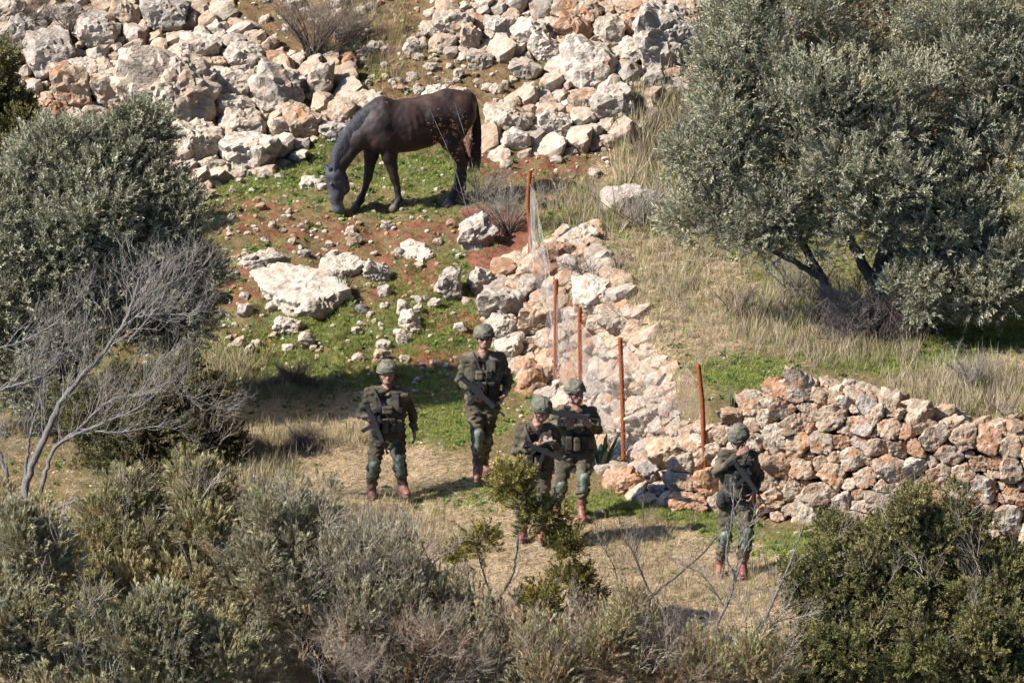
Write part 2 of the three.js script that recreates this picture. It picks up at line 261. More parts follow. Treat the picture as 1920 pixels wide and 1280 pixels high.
{ // the standing dry-stone wall on the right: sites over its battered face and its top
  const r = rng(104), S = [];
  const tops = [[1270, 0.6], [1320, 0.85], [1345, 1.02], [1400, 1.28], [1470, 1.6], [1540, 1.55], [1600, 1.5], [1700, 1.42], [1800, 1.25], [1920, 1.22], [2150, 1.2]];
  const topAt = px => { for (let i = 1; i < tops.length; i++) if (px < tops[i][0]) return lerp(tops[i - 1][1], tops[i][1], clamp((px - tops[i - 1][0]) / (tops[i][0] - tops[i - 1][0]))); return 1.4; };
  const place = (u, v) => {   // u along the foot, v up the face and then back over the top
    const i = Math.floor(u), f = u - i, [ax, ad] = TOE[i], [bx, bd] = TOE[i + 1], x = lerp(ax, bx, f), d = lerp(ad, bd, f);
    const L = Math.hypot(bx - ax, bd - ad), ix = (bd - ad) / L, id = (ax - bx) / L;   // inward, into the terrace
    const top = topAt(toPixel(V(x, landA(d), -d))[0]), up = Math.min(v, top), back = Math.max(0, v - top) + 0.14 * up - 0.04;
    return V(x + ix * back, landA(d) + up, -(d + id * back));
  };
  for (const [s0, s1, tries] of [[0.16, 0.19, 120], [0.115, 0.15, 2500], [0.08, 0.115, 7000], [0.05, 0.075, 6000]]) for (let k = 0; k < tries; k++) {
    const u = rr(r, 0.6, 6.05), a = rr(r, s0, s1), v = rr(r, 0.06, 2.3), p = place(u, v);
    const top = topAt(toPixel(p)[0]); if (v > top + 0.5) continue;
    if (S.some(t => t.p.distanceTo(p) < (t.a + a) * 0.68)) continue;
    const q = new THREE.Quaternion().setFromEuler(new THREE.Euler(rr(r, -0.3, 0.3), rr(r, -0.4, 0.4), rr(r, -0.5, 0.5)));
    const face = [0, 1].map(() => ({ n: V(rr(r, -0.5, 0.5), rr(r, -0.3, 0.6), 1).normalize(), d: a * rr(r, 0.55, 0.9) }));
    S.push({ p, face, a: a * rr(r, 1.1, 1.5), b: a * rr(r, 0.5, 0.8), c: a * rr(r, 0.9, 1.15), q, opt: { tone: pickTone(r, [['pale', 4], ['tan', 3.5], ['grey', 1.2], ['pink', 3], ['orange', 1.2]]), rust: rr(r, 0.35, 1.2), detail: a > 0.1 ? 7 : 5, rough: 0.15, sharp: 22, crease: 0.8 } });
  }
  const inView = S.filter(s => toPixel(s.p)[0] < 1990), cap = inView.slice(0, 299);
  fitted(S, r, { gap: 0.97 });
  stoneThing('dry_stone_wall', 'dry-stone wall of rust-stained fieldstones holding the olive terrace', 'stone wall', cap);
  const w = scene.children[scene.children.length - 1], rest = S.filter(s => !cap.includes(s));
  part('small_stones', mergeGeometries(rest.map(s => s.geo.clone().translate(s.p.x - w.position.x, s.p.y - w.position.y, s.p.z - w.position.z))), stoneMat, w).userData.kind = 'stuff';
}
// ---------------------------------------------------------------- leaf, grass and twig building blocks
/** flat blades with a crease, collected into one geometry: each is root, direction, side, length, width, droop */
class Blades {
  constructor() { this.p = []; this.c = []; this.i = []; }
  blade(o, dir, side, len, wid, bend = 0, tint = 1, segs = 2, down = V(0, -1, 0)) {
    const b = this.p.length / 3, N = segs;
    for (let k = 0; k <= N; k++) {
      const t = k / N, q = o.clone().addScaledVector(dir, len * t).addScaledVector(down, bend * len * t * t), w = wid * 0.5 * (k === N ? 0.12 : Math.sin(0.5 + t * 2.3));
      this.p.push(q.x - side.x * w, q.y - side.y * w, q.z - side.z * w, q.x + side.x * w, q.y + side.y * w, q.z + side.z * w);
      this.c.push(tint, tint, tint, tint, tint, tint);
      if (k) { const a = b + (k - 1) * 2; this.i.push(a, a + 1, a + 2, a + 1, a + 3, a + 2); }
    }
  }
  stick(a, b, ra, rb, tint) {   // three-sided twig, tint is a colour multiplier [r, g, b]
    const o = this.p.length / 3, d = b.clone().sub(a).normalize(), s = Math.abs(d.y) < 0.9 ? V(0, 1, 0).cross(d).normalize() : V(1, 0, 0).cross(d).normalize(), t = d.clone().cross(s);
    for (const [c, r] of [[a, ra], [b, rb]]) for (let k = 0; k < 3; k++) { const x = Math.cos(k * 2.094) * r, y = Math.sin(k * 2.094) * r; this.p.push(c.x + s.x * x + t.x * y, c.y + s.y * x + t.y * y, c.z + s.z * x + t.z * y); this.c.push(...tint); }
    for (let k = 0; k < 3; k++) { const l = (k + 1) % 3; this.i.push(o + k, o + l, o + 3 + k, o + l, o + 3 + l, o + 3 + k); }
  }
  geo() { const g = new THREE.BufferGeometry(); g.setAttribute('position', new THREE.Float32BufferAttribute(this.p, 3)); g.setAttribute('color', new THREE.Float32BufferAttribute(this.c, 3)); g.setIndex(this.i); g.computeVertexNormals(); return g; }
}
const orth = (d, r) => { const s = rndDir(r); return s.addScaledVector(d, -s.dot(d)).normalize(); };
/** a leafy shoot along +y */
function shoot(r, { n = 26, len = 0.2, leaf = 0.055, wid = 0.011, spread = 0.75, bend = 0.1, tuft = 0, stem = [0.9, 0.75, 0.6], stemR = 0.0022, vary = 0.3 }) {
  const B = new Blades();
  if (stemR) B.stick(V(0, -0.05, 0), V(0, len * 0.9, 0), stemR, stemR * 0.5, stem);
  for (let k = 0; k < n; k++) {
    const t = tuft ? 1 - tuft * r() : 0.1 + 0.9 * k / n, a = k * 2.4 + rr(r, -0.5, 0.5), out = V(Math.cos(a), 0, Math.sin(a)), s = spread * rr(r, 0.6, 1.3);
    const dir = out.multiplyScalar(s).add(V(0, 1, 0)).normalize(), root = V(rr(r, -1, 1) * 0.012, len * t - leaf * 0.3, rr(r, -1, 1) * 0.012);
    B.blade(root, dir, orth(dir, r), leaf * rr(r, 0.7, 1.2), wid * rr(r, 0.8, 1.2), bend * rr(r, -0.5, 1.5), 1 + vary * rr(r, -1, 1));
  }
  return B.geo();
}
function tuftGeo(r, { n = 14, h = 0.1, wid = 0.007, lean = 0.6, bend = 0.5, rad = 0.03, vary = 0.35, segs = 2 }) {
  const B = new Blades();
  for (let k = 0; k < n; k++) { const a = r() * 6.28, o = V(Math.cos(a) * rad * r(), -0.01, Math.sin(a) * rad * r()), d = V(rr(r, -1, 1) * lean, 1, rr(r, -1, 1) * lean).normalize(); B.blade(o, d, orth(d, r), h * rr(r, 0.5, 1.15), wid * rr(r, 0.7, 1.4), bend * r(), 1 + vary * rr(r, -1, 1), segs); }
  return B.geo();
}
function litterGeo(r, n = 13, len = 0.1) { const B = new Blades(); for (let k = 0; k < n; k++) { const a = r() * 6.28, d = V(Math.cos(a), rr(r, -0.05, 0.3), Math.sin(a)).normalize(); B.blade(V(rr(r, -1, 1) * 0.07, rr(r, 0.002, 0.02), rr(r, -1, 1) * 0.07), d, V(-d.z, rr(r, -0.5, 0.5), d.x).normalize(), len * rr(r, 0.4, 1.3), 0.0042, 0.1, 1 + 0.3 * rr(r, -1, 1), 2); } return B.geo(); }
const leafMat = (rough = 0.55, tr = 0.28) => new THREE.MeshPhysicalMaterial({ vertexColors: true, side: THREE.DoubleSide, roughness: rough, transmission: tr, thickness: 0, specularIntensity: 0.35 });
const M_LEAF = leafMat(0.65, 0.4), M_GRASS = leafMat(0.8, 0.4), M_DRY = new THREE.MeshStandardMaterial({ vertexColors: true, side: THREE.DoubleSide, roughness: 0.9 });
const _m = new THREE.Matrix4(), _q = new THREE.Quaternion(), _q2 = new THREE.Quaternion(), _c = new THREE.Color();
/** copies: [{p, dir, s, c}] spread over the variants of a shape; parts of `parent`, or one object of the setting */
function scatter(name, variants, mat, list, r, parent) {
  const lots = variants.map(() => []); list.forEach((l, i) => lots[i % variants.length].push(l));
  lots.forEach((L, k) => {
    if (!L.length) return;
    const m = lit(new THREE.InstancedMesh(variants[k], mat, L.length)); m.name = parent ? name : numbered(name); m.userData.kind = 'stuff';
    L.forEach((l, i) => {
      _q.setFromUnitVectors(UPY, l.dir ?? UPY); _q2.setFromAxisAngle(UPY, r() * 6.2832); _q.multiply(_q2);
      const s = l.s ?? 1; _m.compose(l.p, _q, typeof s === 'number' ? V(s, s, s) : s); m.setMatrixAt(i, _m); m.setColorAt(i, _c.setRGB(...l.c));
    });
    (parent ?? scene).add(m);
    if (!parent) lots[k].mesh = m;
  });
  return lots.map(l => l.mesh);
}
/** crown: clumps of shoots on the shells of blobs [centre, rx, ry, rz]; clumps shade one another, gaps stay open */
function crownList(blobs, r, { clumps = 40, per = 60, cr = [0.22, 0.4], cols, up = 0.5, fill = 0.25, size = [0.8, 1.25], jitter = 0.25 }) {
  const L = [];
  const lobes = [];   // every blob breaks up into uneven lobes
  for (const [c, rx, ry, rz, w = 1] of blobs) { const n = 5; for (let k = 0; k < n; k++) { const d = rndDir(r), f = rr(r, 0.4, 0.8), s = rr(r, 0.36, 0.62); lobes.push([V(c.x + d.x * rx * f, c.y + d.y * ry * f, c.z + d.z * rz * f), rx * s, ry * s * 1.1, rz * s, w / n]); } lobes.push([c, rx * 0.6, ry * 0.6, rz * 0.6, w * 0.25]); }
  for (const [c, rx, ry, rz, w = 1] of lobes) for (let k = 0; k < clumps * w; k++) {
    const d = rndDir(r), f = r() < fill ? rr(r, 0.3, 0.8) : r() < 0.2 ? rr(r, 1.05, 1.3) : rr(r, 0.82, 1.05), q = V(c.x + d.x * rx * f, c.y + d.y * ry * f, c.z + d.z * rz * f), R = rr(r, ...cr), base = cols[Math.floor(r() * cols.length)], bright = rr(r, 0.8, 1.2);
    for (let j = 0; j < per; j++) {
      const e = rndDir(r).addScaledVector(d, 0.7).add(V(0, up * 0.5, 0)).normalize(), g = R * Math.cbrt(rr(r, 0.25, 1));
      const dir = e.clone().add(V(0, up, 0)).addScaledVector(rndDir(r), jitter * 1.6).normalize(), col = cols[Math.floor(r() * cols.length)], m = bright * rr(r, 0.75, 1.25);
      const cc = mixc(base, col, 0.5);
      const far = r() < 0.09 ? rr(r, 1.1, 1.9) : 1; L.push({ p: q.clone().addScaledVector(e, g * far), dir, s: rr(r, ...size), c: [cc[0] * m, cc[1] * m, cc[2] * m] });
    }
  }
  return L;
}
/** tapered, slightly crooked limb through points [Vector3], radius ra to rb */
function limb(points, ra, rb, r, sides = 6, kink = 0.25, tint = [1, 1, 1]) {
  const curve = new THREE.CatmullRomCurve3(points, false, 'catmullrom', 0.5), L = curve.getLength(), n = Math.max(3, Math.min(40, Math.round(L / Math.max(0.03, ra * 1.6)))), P = [], C = [], I = [];
  let s = null; const o = r() * 99;
  for (let k = 0; k <= n; k++) {
    const t = k / n, q = curve.getPointAt(t), d = curve.getTangentAt(t), rad = lerp(ra, rb, Math.pow(t, 0.8));
    if (!s) s = orth(d, r); s.addScaledVector(d, -s.dot(d)).normalize(); const b = d.clone().cross(s);
    q.addScaledVector(s, kink * rad * n2(k * 0.6, o) * 1.5).addScaledVector(b, kink * rad * n2(k * 0.6, o + 9) * 1.5);
    for (let j = 0; j < sides; j++) { const a = j / sides * 6.2832, f = rad * (1 + 0.18 * n3(Math.cos(a) * 1.5 + o, Math.sin(a) * 1.5, k * 0.35)); P.push(q.x + (s.x * Math.cos(a) + b.x * Math.sin(a)) * f, q.y + (s.y * Math.cos(a) + b.y * Math.sin(a)) * f, q.z + (s.z * Math.cos(a) + b.z * Math.sin(a)) * f); const m = 0.85 + 0.3 * n3(j * 1.3, k * 0.5, o); C.push(tint[0] * m, tint[1] * m, tint[2] * m); }
    if (k) for (let j = 0; j < sides; j++) { const a = (k - 1) * sides + j, c = (k - 1) * sides + (j + 1) % sides; I.push(a, c, a + sides, c, c + sides, a + sides); }
  }
  const g = new THREE.BufferGeometry(); g.setAttribute('position', new THREE.Float32BufferAttribute(P, 3)); g.setAttribute('color', new THREE.Float32BufferAttribute(C, 3)); g.setIndex(I); g.computeVertexNormals(); g.userData.curve = curve; return triUV(g, 3);
}
/** side twigs along a limb, forking on; returns one joined geometry */
function twigs(curve, r, { n = 10, len = 0.5, rad = 0.008, depth = 2, from = 0.2, spread = 0.9, up = 0.25, tint = [1, 1, 1], fork = 3 }) {
  const B = new Blades();
  const grow = (o, d, l, ra, k) => {
    let p = o.clone(), dir = d.clone(); const seg = 4;
    for (let i = 0; i < seg; i++) {
      dir.addScaledVector(rndDir(r), 0.22).add(V(0, up * 0.25, 0)).normalize(); const q = p.clone().addScaledVector(dir, l / seg), m = rr(r, 0.75, 1.2);
      B.stick(p, q, lerp(ra, ra * 0.4, i / seg), lerp(ra, ra * 0.4, (i + 1) / seg), [tint[0] * m, tint[1] * m, tint[2] * m]); p = q;
      if (k > 0 && i > 0) for (let f = 0; f < fork / 3 + (r() < (fork % 3) / 3 ? 1 : 0); f++) grow(p, dir.clone().addScaledVector(orth(dir, r), spread).normalize(), l * rr(r, 0.4, 0.7), ra * 0.6, k - 1);
    }
  };
  for (let k = 0; k < n; k++) { const t = lerp(from, 1, (k + r()) / n), o = curve.getPointAt(Math.min(1, t)), d = curve.getTangentAt(Math.min(1, t)); grow(o, d.clone().addScaledVector(orth(d, r), spread).add(V(0, up, 0)).normalize(), len * rr(r, 0.5, 1.1) * (1.15 - 0.5 * t), rad * (1.1 - 0.4 * t), depth); }
  return B.geo();
}
const barkBump = noiseTexture(256, (u, v) => 0.5 + 0.6 * tile(u, v, 20, 3, 6), false);
const barkMat = c => new THREE.MeshStandardMaterial({ color: new THREE.Color().setRGB(...c), vertexColors: true, roughness: 0.95, bumpMap: barkBump, bumpScale: 0.02 });
const M_OLIVEBARK = barkMat([0.15, 0.12, 0.095]), M_DEADBARK = barkMat([0.185, 0.165, 0.15]), M_DARKBARK = barkMat([0.085, 0.07, 0.06]);
const M_TWIG = c => new THREE.MeshStandardMaterial({ color: new THREE.Color().setRGB(...c), vertexColors: true, roughness: 0.95 });
const M_GREYTWIG = M_TWIG([0.27, 0.24, 0.2]), M_BROWNTWIG = M_TWIG([0.19, 0.145, 0.105]), M_DARKTWIG = M_TWIG([0.13, 0.105, 0.095]);
const rP = rng(300);
const OLIVE = [0, 1, 2].map(() => shoot(rP, { n: 19, len: 0.22, leaf: 0.06, wid: 0.015, spread: 0.7, bend: 0.25, vary: 0.4 }));
const LENTISK = [0, 1, 2].map(() => shoot(rP, { n: 24, len: 0.13, leaf: 0.036, wid: 0.014, spread: 0.9, vary: 0.35 }));
const WILDOLIVE = [0, 1, 2].map(() => shoot(rP, { n: 22, len: 0.15, leaf: 0.05, wid: 0.01, spread: 0.35, tuft: 0.6, stem: [1.3, 1.0, 0.8] }));
const TWIGGY = [0, 1, 2].map(k => { const c = new THREE.CatmullRomCurve3([V(0, -0.05, 0), V(0.01, 0.1, 0), V(0, 0.25, 0.01)]); return twigs(c, rP, { n: 7, len: 0.2, rad: 0.0028, depth: 1, from: 0, spread: 0.7, up: 0.2 }); });
const COL_OLIVE = [[0.295, 0.29, 0.185], [0.36, 0.35, 0.235], [0.225, 0.235, 0.14], [0.4, 0.37, 0.26], [0.3, 0.285, 0.195]];
const COL_LENTISK = [[0.19, 0.185, 0.06], [0.26, 0.23, 0.08], [0.13, 0.145, 0.05], [0.31, 0.255, 0.11]];
const COL_WILD = [[0.38, 0.345, 0.16], [0.44, 0.375, 0.19], [0.3, 0.285, 0.135], [0.39, 0.34, 0.2]];
// ---------------------------------------------------------------- trees and shrubs
/** trunk and limbs given by points; every limb its own part, its twigs a sub-part */
function woody(t, base, limbs, r, barkM, twigM, o = {}) {
  limbs.forEach(([pts, ra, rb, tw, name = 'branch']) => {
    const P = pts.map(p => p.clone().sub(base)), g = limb(P, ra, rb, r, ra > 0.05 ? 8 : 6, o.kink ?? 0.25), m = part(name, g, barkM, t);
    if (tw) { const s = part('twigs', twigs(g.userData.curve, r, tw), twigM, m); s.userData.kind = 'stuff'; }
  });
}
function crown(t, base, blobs, r, variants, o, mat = M_LEAF) { scatter('crown', variants, mat, crownList(blobs.map(([c, ...k]) => [c.clone().sub(base), ...k]), r, o), r, t); }
{ // the big olive on the terrace
  const r = rng(401), b = G(1640, 628); b.y -= 0.05;
  const t = thing('olive_tree', 'big grey-green olive tree on the terrace above the dry-stone wall', 'olive tree', b), d = -b.z;
  const T = (x, y, o = 0) => at(x, y, d + o);
  woody(t, b, [
    [[V(b.x, b.y - 0.2, b.z), T(1645, 560), T(1655, 490, 0.1), T(1680, 420, 0.2), T(1690, 340, 0.3)], 0.15, 0.07, { n: 8, len: 0.6, rad: 0.01, depth: 2 }, 'trunk'],
    [[T(1600, 640, -0.1), T(1560, 560), T(1530, 500), T(1490, 430, 0.1), T(1440, 340, 0.2)], 0.09, 0.03, { n: 14, len: 0.6, rad: 0.01, depth: 2 }],
    [[T(1645, 540, -0.05), T(1600, 460, -0.1), T(1560, 370, -0.2), T(1530, 260, -0.2)], 0.08, 0.03, { n: 8, len: 0.6, rad: 0.009, depth: 2 }],
    [[T(1655, 490), T(1720, 400, 0.2), T(1790, 300, 0.3), T(1850, 200, 0.4)], 0.09, 0.03, { n: 8, len: 0.6, rad: 0.009, depth: 2 }],
    [[T(1540, 520), T(1470, 480, -0.2), T(1380, 440, -0.3), T(1300, 420, -0.2)], 0.05, 0.012, { n: 16, len: 0.5, rad: 0.007, depth: 2 }],
    [[T(1550, 655, -0.3), T(1535, 690, -0.35), T(1520, 720, -0.5)], 0.07, 0.05, null],
    [[T(1660, 470), T(1740, 470, -0.3), T(1830, 480, -0.4), T(1900, 520, -0.5)], 0.05, 0.012, { n: 14, len: 0.5, rad: 0.006, depth: 2 }],
    [[T(1370, 130, 0.2), T(1400, 60, 0.3), T(1440, 40, 0.2)].reverse(), 0.03, 0.01, { n: 6, len: 0.4, rad: 0.006, depth: 1 }],
  ], r, M_DARKBARK, M_DARKTWIG);
  const B = (x, y, o, rx, ry, rz, w) => [T(x, y, o), rx, ry, rz, w];
  crown(t, b, [B(1420, 90, 0.4, 0.85, 0.7, 0.9), B(1600, 60, 0.8, 1.0, 0.75, 1), B(1800, 60, 0.9, 1.1, 0.85, 1.1, 1.2), B(1480, 240, 0, 1.15, 0.8, 1, 1.2), B(1690, 200, 0.2, 1.15, 0.9, 1.1, 1.3), B(1860, 260, 0.2, 0.95, 1.0, 1, 1.2), B(1360, 300, -0.2, 0.55, 0.55, 0.6, 0.6), B(1600, 330, -0.3, 1.1, 0.65, 0.9, 1), B(1420, 390, -0.3, 0.75, 0.4, 0.6, 0.7), B(1770, 400, -0.4, 0.85, 0.7, 0.8, 1), B(1880, 450, -0.5, 0.7, 0.8, 0.7, 1), B(1820, 540, -0.5, 0.7, 0.35, 0.6, 0.6), B(1320, 400, -0.2, 0.4, 0.28, 0.4, 0.3), B(1345, 180, 0, 0.35, 0.5, 0.5, 0.4), B(1950, 120, 0.5, 0.8, 1.2, 1, 0.8), B(1600, 430, -0.5, 0.5, 0.2, 0.4, 0.15), B(1450, 440, -0.4, 0.5, 0.2, 0.4, 0.2), B(1740, 540, -0.6, 0.35, 0.3, 0.4, 0.2)],
    r, OLIVE, { clumps: 60, per: 23, cr: [0.13, 0.27], cols: COL_OLIVE, up: 0.55, fill: 0.3 });
  // suckers round its foot
  const L = []; for (let k = 0; k < 90; k++) { const x = rr(r, 1540, 1760), p = G(x, rr(r, 600, 650)); L.push({ p: p.sub(b), dir: V(rr(r, -0.5, 0.5), 1, rr(r, -0.4, 0.4)).normalize(), s: rr(r, 1.2, 3), c: [0.9, 0.85, 0.8] }); }
  scatter('suckers', TWIGGY, M_DARKTWIG, L, r, t);
}
{ // olive at the left
  const r = rng(402), b = at(130, 700, 2.9); b.y = ground(b.x, b.z) - 0.05;
  const t = thing('olive_tree', 'round grey-green olive behind the bare leaning tree', 'olive tree', b), d = -b.z, T = (x, y, o = 0) => at(x, y, d + o);
  woody(t, b, [[[b.clone(), T(140, 620), T(150, 520, 0.1), T(170, 430, 0.2)], 0.12, 0.05, { n: 8, len: 0.5, rad: 0.01, depth: 2 }, 'trunk'], [[T(140, 590), T(90, 500), T(40, 420)], 0.06, 0.02, { n: 8, len: 0.5, rad: 0.008, depth: 2 }], [[T(145, 560), T(220, 500), T(290, 440)], 0.06, 0.02, { n: 8, len: 0.5, rad: 0.008, depth: 2 }]], r, M_DARKBARK, M_DARKTWIG);
  const B = (x, y, o, rx, ry, rz, w) => [T(x, y, o), rx, ry, rz * 0.42, w];
  crown(t, b, [B(100, 340, 0, 0.85, 0.55, 0.8), B(210, 330, 0.1, 0.75, 0.6, 0.8), B(20, 400, 0, 0.7, 0.7, 0.8), B(270, 420, 0, 0.7, 0.6, 0.7), B(130, 450, -0.3, 0.9, 0.6, 0.7, 1.2), B(40, 530, -0.3, 0.7, 0.6, 0.7), B(190, 540, -0.2, 0.8, 0.5, 0.7), B(310, 520, 0, 0.5, 0.5, 0.6, 0.8), B(250, 250, 0.3, 0.32, 0.25, 0.35, 0.3), B(320, 600, 0, 0.4, 0.3, 0.5, 0.5), B(90, 620, -0.3, 0.9, 0.45, 0.6), B(20, 700, -0.3, 0.7, 0.6, 0.6)],
    r, OLIVE, { clumps: 58, per: 25, cr: [0.13, 0.26], cols: COL_OLIVE, up: 0.6, fill: 0.3 });
}
{ // bush at the upper left edge
  const r = rng(403), b = at(-10, 330, 7.5); b.y = ground(b.x, b.z) - 0.05;
  const t = thing('lentisk_bush', 'yellow-green bush at the upper left edge below the stone heap', 'bush', b), T = (x, y, o = 0) => at(x, y, -b.z + o);
  woody(t, b, [[[b.clone(), T(0, 270), T(10, 220)], 0.03, 0.01, { n: 8, len: 0.4, rad: 0.006, depth: 2 }, 'trunk']], r, M_DARKBARK, M_BROWNTWIG);
  crown(t, b, [[T(-5, 220), 0.45, 0.45, 0.5], [T(20, 300), 0.5, 0.5, 0.5], [T(40, 230), 0.22, 0.25, 0.3, 0.4], [T(-20, 140), 0.25, 0.35, 0.3, 0.4]], r, LENTISK, { clumps: 26, per: 40, cr: [0.1, 0.2], cols: COL_LENTISK, up: 0.4 });
}
{ // bare grey tree leaning from the left
  const r = rng(404), b = G(45, 985); b.y -= 0.1;
  const t = thing('bare_tree', 'bare grey leaning tree with a fan of leafless branches', 'dead tree', b), d = -b.z, T = (x, y, o = 0) => at(x, y, d + o), W = (n, len, rad = 0.009, depth = 3, from = 0.25) => ({ n: Math.round(n * 2.5), len: len * 1.05, rad: rad * 0.6, depth: Math.min(depth + 1, 3), from, spread: 0.75, up: 0.35, fork: 3 });
  woody(t, b, [
    [[V(b.x, b.y - 0.1, b.z), T(50, 900), T(70, 850), T(110, 760), T(157, 700), T(187, 670), T(233, 604), T(247, 570), T(262, 520)], 0.075, 0.022, W(11, 0.75, 0.011, 3, 0.35), 'trunk'],
    [[T(233, 604), T(262, 565, 0.1), T(310, 535, 0.2), T(383, 505, 0.2)], 0.024, 0.006, W(14, 0.5, 0.008, 2, 0.05)],
    [[T(240, 595, 0.05), T(290, 590, -0.1), T(350, 588, -0.2), T(395, 580, -0.2)], 0.02, 0.006, W(10, 0.4, 0.006, 2, 0.1)],
    [[T(240, 640, -0.1), T(275, 600, -0.15), T(300, 575, -0.2), T(360, 560, -0.3)], 0.016, 0.005, W(8, 0.35, 0.006, 2, 0.1)],
    [[T(70, 930, -0.2), T(100, 845, -0.2), T(147, 804, -0.2), T(207, 750, -0.3), T(260, 735, -0.3), T(290, 690, -0.4), T(320, 660, -0.4)], 0.045, 0.009, W(12, 0.5, 0.008, 3, 0.25)],
    [[T(130, 820, -0.25), T(200, 790, -0.4), T(265, 760, -0.5), T(330, 700, -0.5), T(370, 650, -0.5)], 0.024, 0.006, W(10, 0.45, 0.007, 2, 0.2)],
    [[T(-40, 740, 0.2), T(20, 725, 0.2), T(83, 700, 0.15), T(130, 650, 0.1), T(165, 620, 0.1)], 0.04, 0.009, W(11, 0.45, 0.008, 2, 0.1)],
    [[T(45, 920, 0.1), T(55, 820, 0.2), T(75, 740, 0.2), T(60, 680, 0.3)], 0.035, 0.01, W(10, 0.5, 0.008, 2, 0.2)],
    [[T(40, 995, -0.5), T(85, 965, -0.5), T(130, 943, -0.5), T(200, 925, -0.4), T(265, 925, -0.4), T(335, 942, -0.4)], 0.03, 0.008, W(6, 0.3, 0.007, 2, 0.3)],
    [[T(207, 750, -0.3), T(290, 735, -0.4), T(360, 745, -0.5), T(430, 775, -0.5)], 0.014, 0.004, W(9, 0.4, 0.007, 2, 0.15)],
    [[T(147, 804, -0.2), T(220, 810, -0.5), T(300, 800, -0.6), T(370, 820, -0.6)], 0.016, 0.004, W(9, 0.4, 0.007, 2, 0.15)],
    [[T(-30, 660, 0), T(40, 640, 0), T(110, 600, -0.1), T(160, 540, -0.1)], 0.02, 0.005, W(9, 0.4, 0.007, 2, 0.1)],
    [[T(20, 960, 0.1), T(8, 880, 0.2), T(-20, 800, 0.3)], 0.05, 0.02, W(8, 0.5, 0.008, 2, 0.3)],
  ].map(([p, a, e, ...k]) => [p, a * 0.8, e * 0.8, ...k]), r, M_DEADBARK, M_GREYTWIG, { kink: 0.4 });
}
function bush(name, label, px, py, d, blobs, seed, variants, o, trunks, bark = M_DARKBARK, twigM = M_BROWNTWIG) {
  const r = rng(seed), b = at(px, py, d); b.y = ground(b.x, b.z) - 0.05;
  const t = thing(name, label, o.category ?? 'bush', b, o.group), T = (x, y, k = 0) => at(x, y, d + k);
  const L = trunks ?? blobs.slice(0, 4).map(([x, y, k]) => [[px, py + 200, 0], [lerp(px, x, 0.5), lerp(py + 60, y, 0.5), k * 0.5], [x, y, k]]);
  woody(t, b, L.map(([a, m, e], i) => [[b.clone(), T(...m), T(...e)], 0.035, 0.01, { n: 8, len: 0.45, rad: 0.006, depth: 2, from: 0.3 }, i ? 'branch' : 'trunk']), r, bark, twigM);
  // uneven top: a few leafy spires and bare twigs stand out of every mound
  const spires = (o.mat ? [] : blobs).flatMap(([x, y, k, rx, ry, rz]) => [0, 1].map(() => [x + rr(r, -1, 1) * rx * 140, y - ry * 150 * rr(r, 0.55, 1.25), k + rr(r, -0.3, 0.3), rr(r, 0.05, 0.1), rr(r, 0.14, 0.3), 0.08, 0.13]));
  crown(t, b, [...blobs, ...spires].map(([x, y, k, rx, ry, rz, w]) => [T(x, y, k), rx, ry, rz, w]), r, variants, o, o.mat ?? M_LEAF);
  if (!o.mat) { const L = []; for (const [x, y, k, rx, ry] of blobs) for (let i = 0; i < 9; i++) L.push({ p: T(x + rr(r, -1, 1) * rx * 140, y - ry * 150 * rr(r, -0.3, 1.05), k - rr(r, 0, 0.4)).sub(b), dir: V(rr(r, -0.7, 0.7), 1, rr(r, -0.5, 0.5)).normalize(), s: rr(r, 0.9, 1.9), c: r() < 0.5 ? [1.15, 1.1, 1.05] : [0.7, 0.62, 0.55] }); scatter('bare_twigs', TWIGGY, M_GREYTWIG, L, r, t); }
  return t;
}
bush('lentisk_bush', 'dark green bush with reddish heart below the bare leaning tree', 290, 900, 1.2, [[250, 830, 0, 0.7, 0.45, 0.6], [350, 810, 0, 0.55, 0.4, 0.5], [400, 880, 0, 0.4, 0.4, 0.5, 0.8], [200, 900, 0.2, 0.6, 0.4, 0.5], [320, 900, 0, 0.6, 0.35, 0.5], [170, 780, 0.3, 0.5, 0.4, 0.5, 0.7], [300, 740, 0.3, 0.5, 0.25, 0.4, 0.5]], 405, LENTISK, { clumps: 30, per: 24, cr: [0.1, 0.2], cols: [[0.13, 0.13, 0.045], [0.17, 0.16, 0.055], [0.1, 0.11, 0.04], [0.19, 0.13, 0.06]], up: 0.4, fill: 0.35 });
bush('wild_olive', 'yellowish tufted bush in the lower left corner region', 240, 1150, -6.2, [[250, 1010, 0, 0.75, 0.3, 0.6], [350, 1000, 0, 0.45, 0.35, 0.5, 0.8], [140, 1060, 0, 0.75, 0.4, 0.6], [300, 1080, -0.3, 0.85, 0.4, 0.6], [60, 1110, 0.2, 0.6, 0.4, 0.6], [220, 1150, -0.4, 0.9, 0.45, 0.6], [400, 1130, -0.2, 0.5, 0.4, 0.5], [240, 960, 0, 0.25, 0.16, 0.3, 0.3], [370, 945, 0, 0.2, 0.2, 0.25, 0.25]], 406, WILDOLIVE, { clumps: 34, per: 24, cr: [0.1, 0.2], cols: COL_WILD, up: 0.9, fill: 0.3 });
bush('olive_bush', 'grey-green olive scrub at the bottom left corner', 60, 1250, -8.2, [[40, 1060, 0.4, 0.6, 0.45, 0.6], [90, 1200, 0, 0.9, 0.5, 0.6], [250, 1230, 0, 0.8, 0.45, 0.6], [0, 1180, 0, 0.6, 0.5, 0.6], [160, 1290, -0.2, 1.2, 0.4, 0.6], [390, 1230, 0.2, 0.7, 0.45, 0.5]], 407, WILDOLIVE, { clumps: 36, per: 26, cr: [0.12, 0.22], cols: COL_WILD.concat(COL_OLIVE), up: 0.7, fill: 0.3 });
